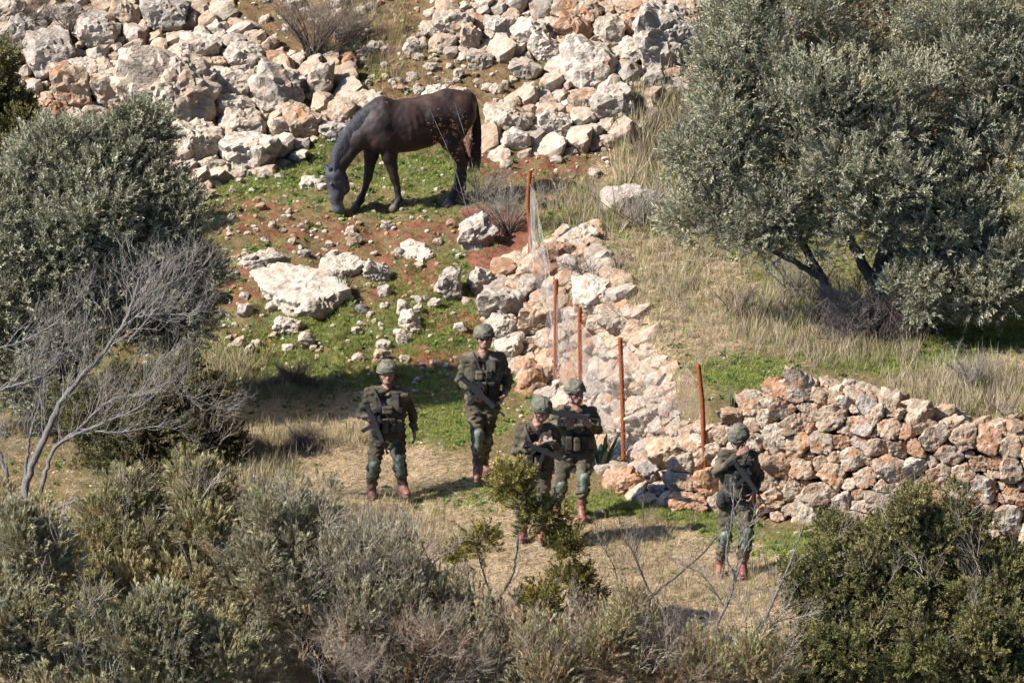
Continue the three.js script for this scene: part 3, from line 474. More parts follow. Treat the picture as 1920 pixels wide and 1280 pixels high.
bush('lentisk_bush', 'dark green rounded bush in the bottom right corner before the wall', 1720, 1180, -5.6, [[1660, 1060, 0, 0.7, 0.45, 0.6], [1760, 1020, 0, 0.45, 0.35, 0.5, 0.8], [1840, 1070, 0, 0.55, 0.4, 0.5], [1560, 1130, 0, 0.5, 0.4, 0.5], [1720, 1140, -0.4, 1.0, 0.45, 0.6, 1.3], [1870, 1170, -0.3, 0.6, 0.5, 0.6], [1590, 1220, -0.3, 0.8, 0.45, 0.6, 1.2], [1760, 1240, -0.6, 1.0, 0.45, 0.6, 1.3], [1900, 1260, -0.6, 0.6, 0.5, 0.6], [1500, 1270, -0.4, 0.5, 0.35, 0.5], [1690, 985, 0, 0.22, 0.16, 0.3, 0.25]], 408, LENTISK, { clumps: 36, per: 20, cr: [0.1, 0.2], cols: COL_LENTISK, up: 0.45, fill: 0.35 });
bush('olive_bush', 'pale grey-green scrub at the bottom, left of the leafy sapling', 620, 1180, -6.6, [[540, 1035, 0, 0.5, 0.3, 0.5], [470, 1070, 0, 0.5, 0.4, 0.5], [650, 1085, 0, 0.6, 0.3, 0.5], [540, 1130, -0.3, 0.7, 0.45, 0.5], [700, 1130, -0.2, 0.5, 0.35, 0.5, 0.8], [560, 985, 0.2, 0.35, 0.12, 0.4, 0.3]], 409, WILDOLIVE, { clumps: 24, per: 22, cr: [0.1, 0.22], cols: [[0.35, 0.335, 0.205], [0.41, 0.38, 0.24], [0.29, 0.285, 0.165], [0.37, 0.32, 0.21]], up: 0.8, fill: 0.4 });
bush('dry_scrub', 'grey leafless scrub in front of the walking soldiers, left', 690, 1200, -6.9, [[600, 1120, 0, 0.6, 0.4, 0.5], [720, 1080, 0, 0.6, 0.4, 0.5], [760, 1180, 0, 0.7, 0.4, 0.5], [640, 1230, -0.3, 0.9, 0.4, 0.5], [820, 1230, -0.3, 0.7, 0.35, 0.5], [700, 1040, 0.2, 0.45, 0.2, 0.4, 0.5]], 410, TWIGGY, { clumps: 3, per: 6, cr: [0.1, 0.3], cols: [[1.0, 0.98, 0.92], [0.8, 0.76, 0.7], [1.3, 1.22, 1.1]], up: 0.9, fill: 0.5, category: 'scrub', mat: M_GREYTWIG, size: [0.8, 1.3] });
bush('dry_scrub', 'reddish dry scrub along the bottom edge', 760, 1260, -7.6, [[700, 1225, 0, 0.6, 0.25, 0.5], [820, 1210, 0, 0.45, 0.22, 0.5, 0.7], [900, 1265, 0, 0.7, 0.25, 0.5, 0.8], [1285, 1240, 0, 0.35, 0.25, 0.5, 0.5], [1120, 1270, 0, 0.7, 0.2, 0.5, 0.7], [620, 1270, 0, 0.6, 0.25, 0.5]], 411, TWIGGY, { clumps: 3, per: 6, cr: [0.08, 0.25], cols: [[1.25, 0.9, 0.7], [1.1, 0.85, 0.7], [1.5, 1.2, 0.9], [0.9, 0.85, 0.8], [0.6, 0.55, 0.5]], up: 0.7, fill: 0.6, category: 'scrub', mat: M_GREYTWIG, size: [0.6, 1.1] });
bush('olive_bush', 'sparse low grey-green scrub between the saplings at the bottom edge', 1000, 1270, -7.2, [[780, 1240, 0, 0.6, 0.3, 0.4], [900, 1220, 0.2, 0.5, 0.25, 0.4, 0.7], [1120, 1240, 0, 0.6, 0.25, 0.4, 0.7], [1250, 1265, 0, 0.5, 0.2, 0.4, 0.6], [680, 1180, 0.3, 0.5, 0.3, 0.4, 0.7]], 412, WILDOLIVE, { clumps: 14, per: 13, cr: [0.08, 0.22], cols: [[0.28, 0.25, 0.13], [0.34, 0.2, 0.12], [0.22, 0.21, 0.12], [0.4, 0.33, 0.2]], up: 0.8, fill: 0.6 });
/** saplings: limbs as seen in the photograph, a few leafy shoots here and there */
function sapling(name, label, d, limbs, seed, leaves, o = {}) {
  const r = rng(seed), [x0, y0] = limbs[0][0][0], b = at(x0, y0, d); b.y = ground(b.x, b.z) - 0.05;
  const t = thing(name, label, o.category ?? 'sapling', b), T = (x, y, k = 0) => at(x, y, d + k);
  woody(t, b, limbs.map(([pts, ra, n = 9, len = 0.35], i) => [[...(i && !pts.root ? [] : [b.clone()]), ...pts.map(p => T(...p))], ra * 1.35, ra * 0.4, { n: Math.round(n * 1.3), len, rad: o.rad ?? 0.0065, depth: 2, from: 0.25, spread: 0.8, up: 0.35 }, i ? 'branch' : 'trunk']), r, o.bark ?? M_DEADBARK, o.twig ?? M_GREYTWIG, { kink: 0.5 });
  if (leaves) crown(t, b, leaves.map(([x, y, k, rx, ry, rz, w]) => [T(x, y, k), rx, ry, rz, w]), r, o.shape ?? LENTISK, { clumps: o.clumps ?? 15, per: o.per ?? 10, cr: [0.06, 0.14], cols: o.cols ?? [[0.26, 0.22, 0.05], [0.2, 0.18, 0.045], [0.14, 0.145, 0.04], [0.33, 0.26, 0.075]], up: 0.4, fill: 0.6 });
}
sapling('leafy_sapling', 'half bare sapling with yellow-green leaves before the crouched-over soldier', -5.6, [
  [[[930, 1290], [925, 1210], [930, 1136], [957, 1086], [970, 1033], [973, 970], [990, 920]], 0.022, 12],
  [[[1005, 1300], [1010, 1230], [1030, 1163], [1050, 1066], [1062, 1010]], 0.02, 10], [[[1030, 1165], [1087, 1116], [1137, 1093]], 0.012, 8], [[[930, 1140], [905, 1070], [890, 1010]], 0.011, 8], [[[985, 1010], [1010, 965], [1040, 935]], 0.009, 6, 0.25], [[[925, 1215], [980, 1185], [1020, 1140]], 0.01, 7]], 420,
  [[980, 920, 0, 0.24, 0.22, 0.25, 1], [1010, 970, 0, 0.28, 0.22, 0.25, 1], [955, 900, 0, 0.12, 0.14, 0.15, 0.5], [905, 1015, 0, 0.14, 0.12, 0.15, 0.6], [1060, 1020, 0, 0.16, 0.14, 0.2, 0.7], [1000, 1130, 0, 0.32, 0.24, 0.3, 1.4], [960, 1190, 0, 0.4, 0.22, 0.3, 1.5], [1040, 1200, 0, 0.35, 0.25, 0.3, 1.4], [1070, 1090, 0, 0.2, 0.14, 0.2, 0.8], [870, 1040, 0, 0.1, 0.1, 0.1, 0.3], [1000, 1250, 0, 0.5, 0.2, 0.3, 1.4], [1110, 1160, 0, 0.25, 0.2, 0.25, 0.8]]);
sapling('bare_sapling', 'dark forked bare sapling left of the soldier facing the wall', -6.0, [
  [[[1185, 1300], [1190, 1270], [1207, 1203], [1215, 1150], [1223, 1118], [1275, 1075], [1320, 1035], [1345, 1005]], 0.02, 10],
  [[[1223, 1118], [1205, 1080], [1190, 1040], [1165, 1005]], 0.012, 10], [[[1207, 1200], [1170, 1130], [1150, 1060], [1120, 1010]], 0.01, 10], [[[1190, 1275], [1250, 1225], [1300, 1160]], 0.009, 8], [[[1190, 1040], [1205, 990], [1208, 920]], 0.006, 6, 0.22]], 421, null, { bark: M_DARKBARK, twig: M_DARKTWIG, category: 'sapling' });
sapling('bare_sapling', 'pale bare sapling rising in front of the soldier facing the wall', -6.3, [
  [[[1320, 1300], [1330, 1240], [1347, 1170], [1377, 1093], [1362, 1040], [1372, 980], [1378, 905]], 0.018, 9, 0.3],
  [[[1377, 1093], [1395, 1040], [1400, 1000], [1418, 960]], 0.01, 9, 0.28], [[[1360, 1140], [1320, 1080], [1285, 1060]], 0.009, 8, 0.3], [[[1377, 1095], [1388, 1010], [1384, 940]], 0.007, 8, 0.24]], 422, null, {});
sapling('bare_sapling', 'bare sapling leaning towards the bottom right bush', -6.5, [
  [[[1360, 1300], [1372, 1255], [1423, 1186], [1443, 1143], [1480, 1060], [1507, 986]], 0.019, 12, 0.35], [[[1423, 1186], [1460, 1165], [1520, 1150]], 0.009, 8], [[[1372, 1255], [1420, 1235], [1500, 1240]], 0.009, 9], [[[1385, 1240], [1400, 1180], [1390, 1130]], 0.007, 8]], 423, null, {});
sapling('bare_sapling', 'bare sapling at the bottom with a long dark slanting stem', -6.8, [
  [[[805, 1300], [790, 1265], [740, 1203], [700, 1140], [680, 1080]], 0.022, 9, 0.45], [[[740, 1203], [700, 1220], [680, 1180]], 0.008, 5], [[[690, 1120], [640, 1060], [620, 1010]], 0.009, 9]], 424, null, { bark: M_DARKBARK });
sapling('bare_sapling', 'slim bare sapling left of the leafy sapling', -6.4, [
  [[[862, 1300], [850, 1240], [837, 1180], [827, 1100], [800, 1040], [780, 1000], [750, 950]], 0.017, 11, 0.35], [[[827, 1100], [810, 1060], [850, 1030], [870, 1010]], 0.008, 6, 0.25], [[[840, 1190], [790, 1150], [750, 1120]], 0.009, 8], [[[838, 1180], [880, 1120], [878, 1080]], 0.008, 8]], 425, null, {});
sapling('bare_sapling', 'dark curving bare stem between slim sapling and leafy sapling', -6.2, [
  [[[905, 1300], [897, 1260], [875, 1215], [880, 1180], [915, 1150]], 0.013, 8, 0.3], [[[900, 1265], [870, 1210], [862, 1200]], 0.009, 5, 0.25]], 426, null, { bark: M_DARKBARK, twig: M_BROWNTWIG });
function brush(label, px, py, stems, seed, o = {}) {   // leafless thicket growing from one foot
  const r = rng(seed), b = G(px, py); b.y -= 0.03; const t = thing('bare_thicket', label, 'thicket', b, o.group);
  for (let k = 0; k < stems; k++) { const a = rr(r, -1, 1) * (o.lean ?? 0.6), h = rr(r, 0.5, 1) * (o.h ?? 0.8), z = rr(r, -0.4, 0.4), g = limb([V(rr(r, -1, 1) * (o.w ?? 0.1), 0, 0), V(a * h * 0.4, h * 0.5, z * 0.3), V(a * h, h, z * h)], o.rad ?? 0.01, 0.003, r, 5, 0.5), m = part('stem', g, o.bark ?? M_DARKBARK, t), w = part('twigs', twigs(g.userData.curve, r, { n: o.n ?? 9, len: (o.h ?? 0.8) * 0.45, rad: 0.004, depth: 2, from: 0.1, up: 0.3, fork: o.fork ?? 3 }), o.twig ?? M_BROWNTWIG, m); w.userData.kind = 'stuff'; }
}
brush('dark leafless thicket on the slope above the horse', 590, 118, 20, 430, { h: 0.95, lean: 0.7, rad: 0.016 });
brush('brown leafless thicket at the top, left of the tall one', 655, 85, 16, 431, { w: 0.3, h: 0.6, lean: 1.0 });
brush('leafless thicket among the stones at the top left corner', 50, 60, 9, 432, { h: 0.6, lean: 0.8 });
brush('leafless thicket over grey boulders near the top left', 130, 70, 8, 433, { h: 0.55, lean: 0.8 });
brush('fine grey thicket behind the far fence post, beside the horse', 950, 440, 14, 434, { h: 0.75, lean: 1.1, twig: M_GREYTWIG, n: 8 });
brush('grey-brown thicket of low twigs between horse and fence', 900, 380, 10, 435, { h: 0.5, lean: 1.2, twig: M_GREYTWIG });
brush('dark fallen twigs lying on the tumbled wall', 1110, 520, 9, 436, { h: 0.3, lean: 2.2, twig: M_DARKTWIG });
brush('dark broken branches on top of the dry-stone wall', 1895, 790, 4, 437, { h: 0.35, lean: 1.0, twig: M_DARKTWIG, n: 3 });
brush('grey thicket at the far end of the tumbled wall', 1190, 430, 12, 438, { h: 0.6, lean: 1.2, twig: M_GREYTWIG, w: 0.4 });
brush('brown thicket on the terrace left of the olive trunk', 1380, 600, 9, 439, { h: 0.5, lean: 1.2, w: 0.3 });
brush('grey thicket on the terrace above the right end of the wall', 1830, 740, 12, 440, { h: 0.55, lean: 1.0, twig: M_GREYTWIG, w: 0.5 });
brush('purplish grey thicket at the left edge of the path', 550, 722, 34, 441, { h: 0.32, lean: 0.9, twig: M_BROWNTWIG, w: 0.75 });
brush('purplish grey thicket standing on the straw left of the first soldier', 570, 848, 38, 442, { h: 0.38, lean: 0.7, twig: M_BROWNTWIG, w: 0.75 });
brush('tangle of grey suckers round the foot of the big olive', 1600, 640, 22, 443, { h: 0.8, lean: 0.8, twig: M_GREYTWIG, w: 0.5, n: 8 });
brush('grey suckers hanging before the trunk of the big olive, right', 1700, 610, 16, 444, { h: 0.7, lean: 0.9, twig: M_GREYTWIG, w: 0.5, n: 8 });
brush('dry grey branches below the left limb of the big olive', 1490, 560, 14, 445, { h: 0.75, lean: 1.0, twig: M_GREYTWIG, w: 0.5, n: 8 });
{
  const r = rng(450), N = [[520, 1290, 0.9], [600, 1285, 1.0], [660, 1290, 0.8], [745, 1288, 1.1], [780, 1295, 0.7], [960, 1290, 0.9], [1080, 1290, 1.0], [1130, 1285, 0.8], [1255, 1290, 0.9], [1300, 1288, 0.7], [1430, 1290, 0.8], [420, 1290, 1.0], [300, 1290, 1.1]];
  N.forEach(([x, y, h], k) => sapling('bare_sapling', ['lone pale bare stem', 'thin bare stem', 'slender leafless stem'][k % 3] + ` at the bottom edge, ${['first', 'second', 'third', 'fourth', 'fifth', 'sixth', 'seventh', 'eighth', 'ninth', 'tenth', 'eleventh', 'twelfth', 'thirteenth'][N.filter(q => q[0] < x).length]} from the left`, -6.4 - 0.8 * r(), [[[[x, y], [x + rr(r, -15, 15), y - h * 60], [x + rr(r, -35, 35), y - h * 130], [x + rr(r, -60, 60), y - h * 190]], 0.008, 9, 0.4], [[[x + rr(r, -10, 10), y - h * 70], [x + rr(r, -50, 50), y - h * 120], [x + rr(r, -70, 70), y - h * 150]], 0.006, 7, 0.3]], 460 + k, null, { twig: k % 2 ? M_GREYTWIG : M_DARKTWIG, bark: k % 2 ? M_DEADBARK : M_DARKBARK, category: 'sapling' }));
}
bush('soft_scrub', 'soft pale grey-green scrub at the bottom centre below the walking soldiers', 800, 1240, -6.9, [[700, 1055, 0.2, 0.5, 0.15, 0.4, 0.5], [640, 1110, 0, 0.5, 0.35, 0.4], [740, 1120, 0, 0.5, 0.3, 0.4], [830, 1170, 0, 0.5, 0.3, 0.4], [700, 1200, -0.2, 0.6, 0.3, 0.4], [860, 1240, -0.2, 0.6, 0.25, 0.4]], 470, WILDOLIVE, { clumps: 22, per: 17, cr: [0.1, 0.24], cols: [[0.36, 0.345, 0.21], [0.42, 0.385, 0.25], [0.3, 0.3, 0.17], [0.42, 0.33, 0.22]], up: 0.9, fill: 0.6, category: 'scrub', size: [0.6, 1.1] });
bush('soft_scrub', 'sparse olive and brown scrub at the bottom, around the bare saplings', 1240, 1280, -7.4, [[1120, 1220, 0, 0.5, 0.25, 0.4], [1220, 1250, 0, 0.5, 0.22, 0.4], [1330, 1250, 0, 0.5, 0.22, 0.4], [1420, 1270, 0, 0.5, 0.25, 0.4], [1040, 1260, -0.2, 0.5, 0.25, 0.4], [1180, 1180, 0.3, 0.3, 0.15, 0.3, 0.4]], 471, WILDOLIVE, { clumps: 22, per: 15, cr: [0.1, 0.24], cols: [[0.34, 0.32, 0.15], [0.4, 0.34, 0.18], [0.28, 0.275, 0.13], [0.44, 0.27, 0.15], [0.36, 0.34, 0.2]], up: 0.9, fill: 0.6, category: 'scrub', size: [0.6, 1.1] });
// ---------------------------------------------------------------- grass, weeds, straw, pebbles
{
  const r = rng(500), green = [], olive = [], straw = [], litter = [], weed = [], tall = [], peb = [];
  const P = p => { const [x, y] = toPixel(p); return x > -60 && x < 1980 && y > -80 && y < 1340; };
  for (let k = 0; k < 330000; k++) {
    const x = rr(r, -7.4, 7.6), d = rr(r, -6.6, 18.5), u = r(); let p = V(x, 0, -d);
    const [st, gr, so] = cover(x, d), [s, w] = d > -6 && d < 11 ? toeInfo(x, d) : [-9, 1];
    if (s > -0.05 && s < w * 0.6 && r() < 0.82) continue;
    p.y = ground(x, -d); if (!P(p)) continue;
    const n = groundNormal(x, -d), dir = n.clone().add(V(0, 0.8, 0)).normalize(), j = rr(r, 0.7, 1.3);
    if (u < gr * (1 - st * 0.7) * (1 - so * 0.5) * 0.8) { const lush = inside(GREEN, x, d) * rr(r, 0.5, 1.1); green.push({ p, dir, s: rr(r, 0.5, 1.0) * (0.65 + 0.45 * lush), c: lush > 0.5 ? [0.25 * j, 0.285 * j, 0.065 * j] : [0.31 * j, 0.295 * j, 0.085 * j] }); }
    else if (so > 0.45 && u < 0.36 && d > 0) olive.push({ p, dir, s: rr(r, 0.3, 0.8), c: r() < 0.5 ? [0.27 * j, 0.12 * j, 0.06 * j] : [0.24 * j, 0.2 * j, 0.08 * j] });
    else if (u < 0.30 && so < 0.6) olive.push({ p, dir, s: rr(r, 0.4, 0.95), c: mixc([0.28 * j, 0.26 * j, 0.085 * j], [0.38 * j, 0.29 * j, 0.15 * j], clamp(st + rr(r, -0.1, 0.4))) });
    else if (st > 0.2 && so < 0.5 && u < 0.30 + st * 0.42) litter.push({ p, dir: n, s: rr(r, 0.6, 1.3), c: [0.41 * j, 0.305 * j, 0.18 * j] });
    else if (u > 0.986 && gr > 0.25 && so < 0.5) weed.push({ p, dir, s: rr(r, 0.6, 1.5), c: [0.125 * j, 0.215 * j, 0.045 * j] });
    else if (u > 0.93 && u < 0.975 && d > 3.6 && s < 0) peb.push({ p: p.clone().addScaledVector(n, 0.004), dir: n, s: rr(r, 0.4, 1.15) ** 2, c: r() < 0.4 ? [0.28 * j, 0.15 * j, 0.08 * j] : [0.33 * j, 0.28 * j, 0.22 * j] });
    else if (u > 0.955 && u < 0.968 && d < 3.6) peb.push({ p: p.clone(), dir: n, s: rr(r, 0.3, 0.8), c: [0.34 * j, 0.29 * j, 0.23 * j] });
  }
  const tuft = [0, 1, 2].map(() => tuftGeo(r, { n: 14, h: 0.09, wid: 0.0062, lean: 0.8, rad: 0.055 })), fine = [0, 1, 2].map(() => tuftGeo(r, { n: 11, h: 0.09, wid: 0.005, lean: 0.9, rad: 0.05 }));
  const broad = [0, 1].map(() => tuftGeo(r, { n: 16, h: 0.09, wid: 0.026, lean: 1.3, bend: 0.6, rad: 0.03 }));
  const name = (ms, label) => ms.forEach(m => m && tag(m, label, 'grass', null, 'stuff'));
  name(scatter('green_grass', tuft, M_GRASS, green, r), 'short green grass on path edge and slope');
  name(scatter('olive_grass', fine, M_GRASS, olive, r), 'thin yellowing grass over the whole hillside');
  name(scatter('leafy_weeds', broad, M_GRASS, weed, r), 'broad-leaved green weeds between the stones');
  scatter('straw_litter', [0, 1, 2].map(() => litterGeo(r)), M_DRY, litter, r).forEach(m => m && tag(m, 'dry straw lying on the path', 'straw', null, 'stuff'));
  const pg = [0, 1, 2, 3].map(() => { const q = new THREE.Quaternion(), g = lump(ellipsoidPlanes(0.03, 0.02, 0.026, q, r, 9), 0.026, r, { detail: 1, tone: 'white', rust: 0 }); return g; });
  pg.forEach(g => setColors(g, () => [1, 1, 1]));
  scatter('pebbles', pg, new THREE.MeshStandardMaterial({ vertexColors: true, roughness: 0.9 }), peb, r).forEach(m => m && tag(m, 'pale and rusty pebbles strewn over the slope', 'pebbles', null, 'stuff'));
  // tall dry grass: [pixel x, y, half width, half height, count, height]
  const DRY = [[1100, 500, 60, 30, 90, 0.22], [1060, 620, 60, 60, 70, 0.2], [1180, 660, 60, 60, 110, 0.22], [1150, 560, 60, 30, 80, 0.25], [1000, 560, 50, 40, 50, 0.2], [1230, 830, 40, 50, 50, 0.2], [1240, 320, 70, 110, 430, 0.5], [1210, 200, 50, 50, 120, 0.45], [1270, 520, 110, 60, 480, 0.3], [1330, 620, 120, 60, 380, 0.24], [1100, 400, 90, 50, 350, 0.3], [540, 740, 90, 18, 260, 0.25], [560, 830, 110, 22, 420, 0.25], [480, 880, 60, 40, 420, 0.3], [1820, 740, 120, 40, 700, 0.35], [1450, 600, 60, 50, 350, 0.35], [1600, 660, 100, 30, 300, 0.3], [640, 985, 130, 30, 420, 0.3], [1200, 1030, 80, 40, 160, 0.25], [760, 1010, 120, 30, 260, 0.25], [1330, 250, 40, 70, 250, 0.5], [1350, 1110, 120, 40, 260, 0.25], [640, 20, 90, 40, 200, 0.3], [700, 100, 70, 60, 200, 0.25], [430, 700, 60, 30, 200, 0.3]];
  for (const [px, py, hw, hh, n, h] of DRY) for (let k = 0; k < n; k++) { const p = G(px + (r() + r() - 1) * hw * 1.5, py + (r() + r() - 1) * hh * 1.5), j = rr(r, 0.7, 1.2), t = r(); tall.push({ p, dir: V(rr(r, -0.25, 0.35), 1, rr(r, -0.25, 0.25)).normalize(), s: h / 0.4 * rr(r, 0.5, 1.2), c: t < 0.3 ? [0.2 * j, 0.2 * j, 0.065 * j] : t < 0.55 ? [0.25 * j, 0.195 * j, 0.14 * j] : [0.36 * j, 0.285 * j, 0.17 * j] }); }
  scatter('tall_dry_grass', [0, 1, 2, 3].map(() => tuftGeo(r, { n: 12, h: 0.4, wid: 0.0045, lean: 0.35, bend: 0.35, rad: 0.06, segs: 3 })), M_DRY, tall, r).forEach(m => m && tag(m, 'tall straw-coloured dry grass and stalks', 'grass', null, 'stuff'));
}
/** plants with strap leaves, every leaf a part of its own */
function strapPlant(label, px, py, n, len, wid, seed, col, lean = 0.7) {
  const r = rng(seed), b = G(px, py), t = thing('strap_leaf_plant', label, 'plant', b);
  const mat = new THREE.MeshPhysicalMaterial({ color: new THREE.Color().setRGB(...col), vertexColors: true, side: THREE.DoubleSide, roughness: 0.4, transmission: 0.15, thickness: 0 });
  for (let k = 0; k < n; k++) { const B = new Blades(), a = r() * 6.28, d = V(Math.cos(a) * lean * r(), 1, Math.sin(a) * lean * r()).normalize(), s = V(-Math.sin(a), 0.2, Math.cos(a)).normalize(), tint = rr(r, 0.7, 1.3), W = wid * rr(r, 0.8, 1.2), L = len * rr(r, 0.6, 1.1); B.blade(V(Math.cos(a) * 0.03, -0.02, Math.sin(a) * 0.03), d, s, L, W, rr(r, 0.1, 0.5), tint, 5); part('leaf', B.geo(), mat, t); }
}
strapPlant('dark green strap-leaved plant growing on the pale outcrop', 642, 548, 46, 0.36, 0.018, 520, [0.055, 0.11, 0.06], 0.7);
strapPlant('dark green strap-leaved plant beside the last fence post, behind the wall', 1375, 762, 9, 0.26, 0.04, 521, [0.04, 0.1, 0.045], 0.5);
strapPlant('broad blue-green leaved plant among the boulders right of the horse', 995, 190, 16, 0.34, 0.045, 522, [0.075, 0.12, 0.07], 1.0);
strapPlant('broad blue-green leaved plant lower by the white boulders', 1020, 175, 9, 0.3, 0.045, 523, [0.075, 0.12, 0.07], 0.9);
strapPlant('glossy dark green plant at the foot of the tumbled wall beside the aiming soldier', 1126, 880, 30, 0.62, 0.065, 524, [0.035, 0.09, 0.06], 0.55);
strapPlant('blue-green strap-leaved plant in the scrub at the bottom centre', 880, 1125, 20, 0.3, 0.02, 525, [0.09, 0.13, 0.09], 0.7);
// ---------------------------------------------------------------- loose boulders and stones, each a thing
function boulder(label, px, py, w, h, tone, turn, rust, seed, group, name = 'boulder', thick = 0) {
  const s = thick ? slabSite(px, py, w, h, tone, turn, rust, thick) : bigSite(px, py, w, h, tone, turn, rust), r = rng(seed);
  if (w > 40) s.opt.rough = w > 100 ? 0.13 : 0.18;
  const m = part(name, lump(ellipsoidPlanes(s.a, s.b, s.c, s.q, r, 12), (s.a + s.b + s.c) / 3, r, { ...s.opt, detail: w > 100 ? 16 : w > 40 ? 7 : 4 }), stoneMat, scene); m.position.copy(s.p);
  return tag(m, label, group ? 'stone' : 'boulder', group);
}
boulder('large pale grey limestone outcrop with the strap-leaved plant at its edge', 565, 550, 150, 105, 'white', 0.5, 0.05, 601, null, 'boulder', 0.17);
boulder('flat grey rock shelf above the large outcrop', 640, 507, 110, 34, 'white', 0.2, 0.05, 602, null, 'boulder', 0.13);
boulder('long low pale slab on red soil, upslope of the large outcrop', 498, 488, 112, 22, 'white', 0.5, 0.1, 603, null, 'boulder', 0.09);
boulder('grey pointed rock right of the strap-leaved plant', 705, 515, 52, 36, 'grey', 0.5, 0.05, 604);
boulder('flat pale rock in the red soil above the grassy slope', 782, 480, 70, 38, 'white', 0.3, 0.15, 605, null, 'boulder', 0.13);
boulder('tall grooved grey rock in the grass above the second soldier', 842, 532, 44, 72, 'grey', -0.1, 0.05, 606);
boulder('upright grey rock beside the tall grooved one', 903, 528, 46, 56, 'grey', 0.4, 0.15, 607);
boulder('rough grey boulder left of the far fence post', 893, 440, 66, 76, 'grey', 0.3, 0.1, 608);
boulder('pale rock on the green slope, tilted like a wedge', 768, 607, 46, 40, 'white', 0.6, 0.2, 609);
boulder('round pale stone in the middle of the green slope', 720, 548, 30, 24, 'grey', 0, 0.05, 610);
boulder('standing pale stone above the wedge rock', 757, 578, 28, 30, 'white', 0, 0.15, 611);
boulder('small dark grey stone on the green slope', 680, 579, 32, 18, 'dark', 0.3, 0, 612);
boulder('rust-tinged rock on the left rim of the slope beside the olive', 392, 548, 50, 28, 'tan', 0.2, 0.4, 613);
boulder('pale stone at the lower tip of the large outcrop', 535, 610, 44, 34, 'white', 0.6, 0.1, 614);
boulder('long pale stone below the large outcrop', 575, 640, 26, 38, 'white', -0.4, 0.2, 615);
boulder('round tan stone lying behind the horse on the terrace', 846, 420, 20, 24, 'orange', 0, 0.3, 616);
boulder('squat white stone behind the back of the horse', 815, 175, 44, 30, 'white', 0, 0.05, 617);
boulder('white stone lying in front of the nose of the horse', 583, 348, 54, 26, 'white', 0, 0.1, 618);
boulder('squarish white stone left of the horse in bright grass', 458, 328, 26, 28, 'white', 0, 0.1, 619);
boulder('dark stone half hidden by the bush in the bottom right corner', 1575, 1048, 34, 34, 'dark', 0, 0, 620);
boulder('round pale stone beside the boots of the aiming soldier', 1125, 966, 28, 20, 'pink', 0, 0.1, 621);
boulder('small round stone on the grass right of the soldier facing the wall', 1461, 1050, 18, 14, 'pink', 0, 0.1, 622);
boulder('rusty orange lump of rock at the foot of the tumbled wall', 985, 690, 36, 52, 'orange', 0.6, 0.9, 623);
{ // loose stones of the slope, by zone: outline, number, sizes in pixels, words
  const r = rng(640), Z = [
    [[[420, 430], [860, 430], [880, 560], [860, 680], [700, 690], [430, 660], [400, 520]], 115, [9, 34], 'small pale stone lying loose on the green slope below the horse'],
    [[[330, 330], [600, 300], [640, 400], [850, 410], [860, 440], [430, 440], [360, 400]], 52, [8, 26], 'small pale stone lying on the terrace around the grazing horse'],
    [[[660, 20], [830, 110], [960, 120], [1000, 170], [940, 210], [890, 180], [720, 170], [640, 160]], 62, [10, 36], 'pale stone strewn on the upper slope above the horse'],
    [[[430, -10], [800, -10], [820, 90], [640, 110], [480, 70]], 46, [10, 34], 'pale stone on the stony slope at the top edge'],
    [[[1160, 300], [1000, 400], [980, 330], [900, 310], [930, 280], [1150, 260]], 14, [10, 26], 'pale stone in the dry grass right of the horse'],
    [[[400, 640], [860, 660], [880, 740], [430, 740]], 22, [7, 14], 'small white stone at the foot of the green slope'],
    [[[1420, 975], [1580, 990], [1560, 1040], [1430, 1060]], 9, [7, 16], 'small white stone in the grass below the dry-stone wall']];
  let seed = 700;
  for (const [poly, n, [a, b], label] of Z) { let k = 0, tries = 0; while (k < n && tries++ < 5000) { const x = rr(r, 300, 1600), y = rr(r, -10, 1060); if (!inPoly(poly, x, y)) continue; const w = lerp(a, b, r() ** 2); boulder(label, x, y, w, w * rr(r, 0.5, 0.85), pickTone(r, [['white', 4], ['pale', 4], ['grey', 1.5], ['tan', 1], ['orange', 0.6]]), rr(r, -0.5, 0.6), rr(r, 0, 0.5), seed++, label.replace(/^(small )?(pale|white) stone/, 'stones'), 'loose_stone'); k++; } }
}
// ---------------------------------------------------------------- bodies: tapered bones joined by a smooth minimum, meshed on a grid
const capD = (x, y, z, b) => { const { a, e, il } = b, px = x - a.x, py = y - a.y, pz = z - a.z; let t = (px * e.x + py * e.y + pz * e.z) * il; t = t < 0 ? 0 : t > 1 ? 1 : t; const dx = px - e.x * t, dy = py - e.y * t, dz = pz - e.z * t; return Math.sqrt(dx * dx + dy * dy + dz * dz) - (b.ra + (b.rb - b.ra) * t); };
const bone = (a, b, ra, rb = ra, tag = 0, k = 0.03) => { const e = b.clone().sub(a); return { a, e, il: 1 / Math.max(1e-9, e.lengthSq()), ra, rb, tag, k }; };
function field(bones, extra) {
  return (x, y, z) => {
    let d = 1e3;
    for (const b of bones) { const q = capD(x, y, z, b), k = b.k; if (q > d + k) continue; if (q < d - k) { d = q; continue; } const h = 0.5 + 0.5 * (d - q) / k; d = d + (q - d) * h - k * h * (1 - h); }
    return extra ? extra(x, y, z, d) : d;
  };
}
const bonesBox = (bones, m) => { const lo = V(1e9, 1e9, 1e9), hi = V(-1e9, -1e9, -1e9); for (const b of bones) for (const [p, r] of [[b.a, b.ra], [b.a.clone().add(b.e), b.rb]]) { lo.min(p.clone().subScalar(r + m)); hi.max(p.clone().addScalar(r + m)); } return [lo, hi]; };
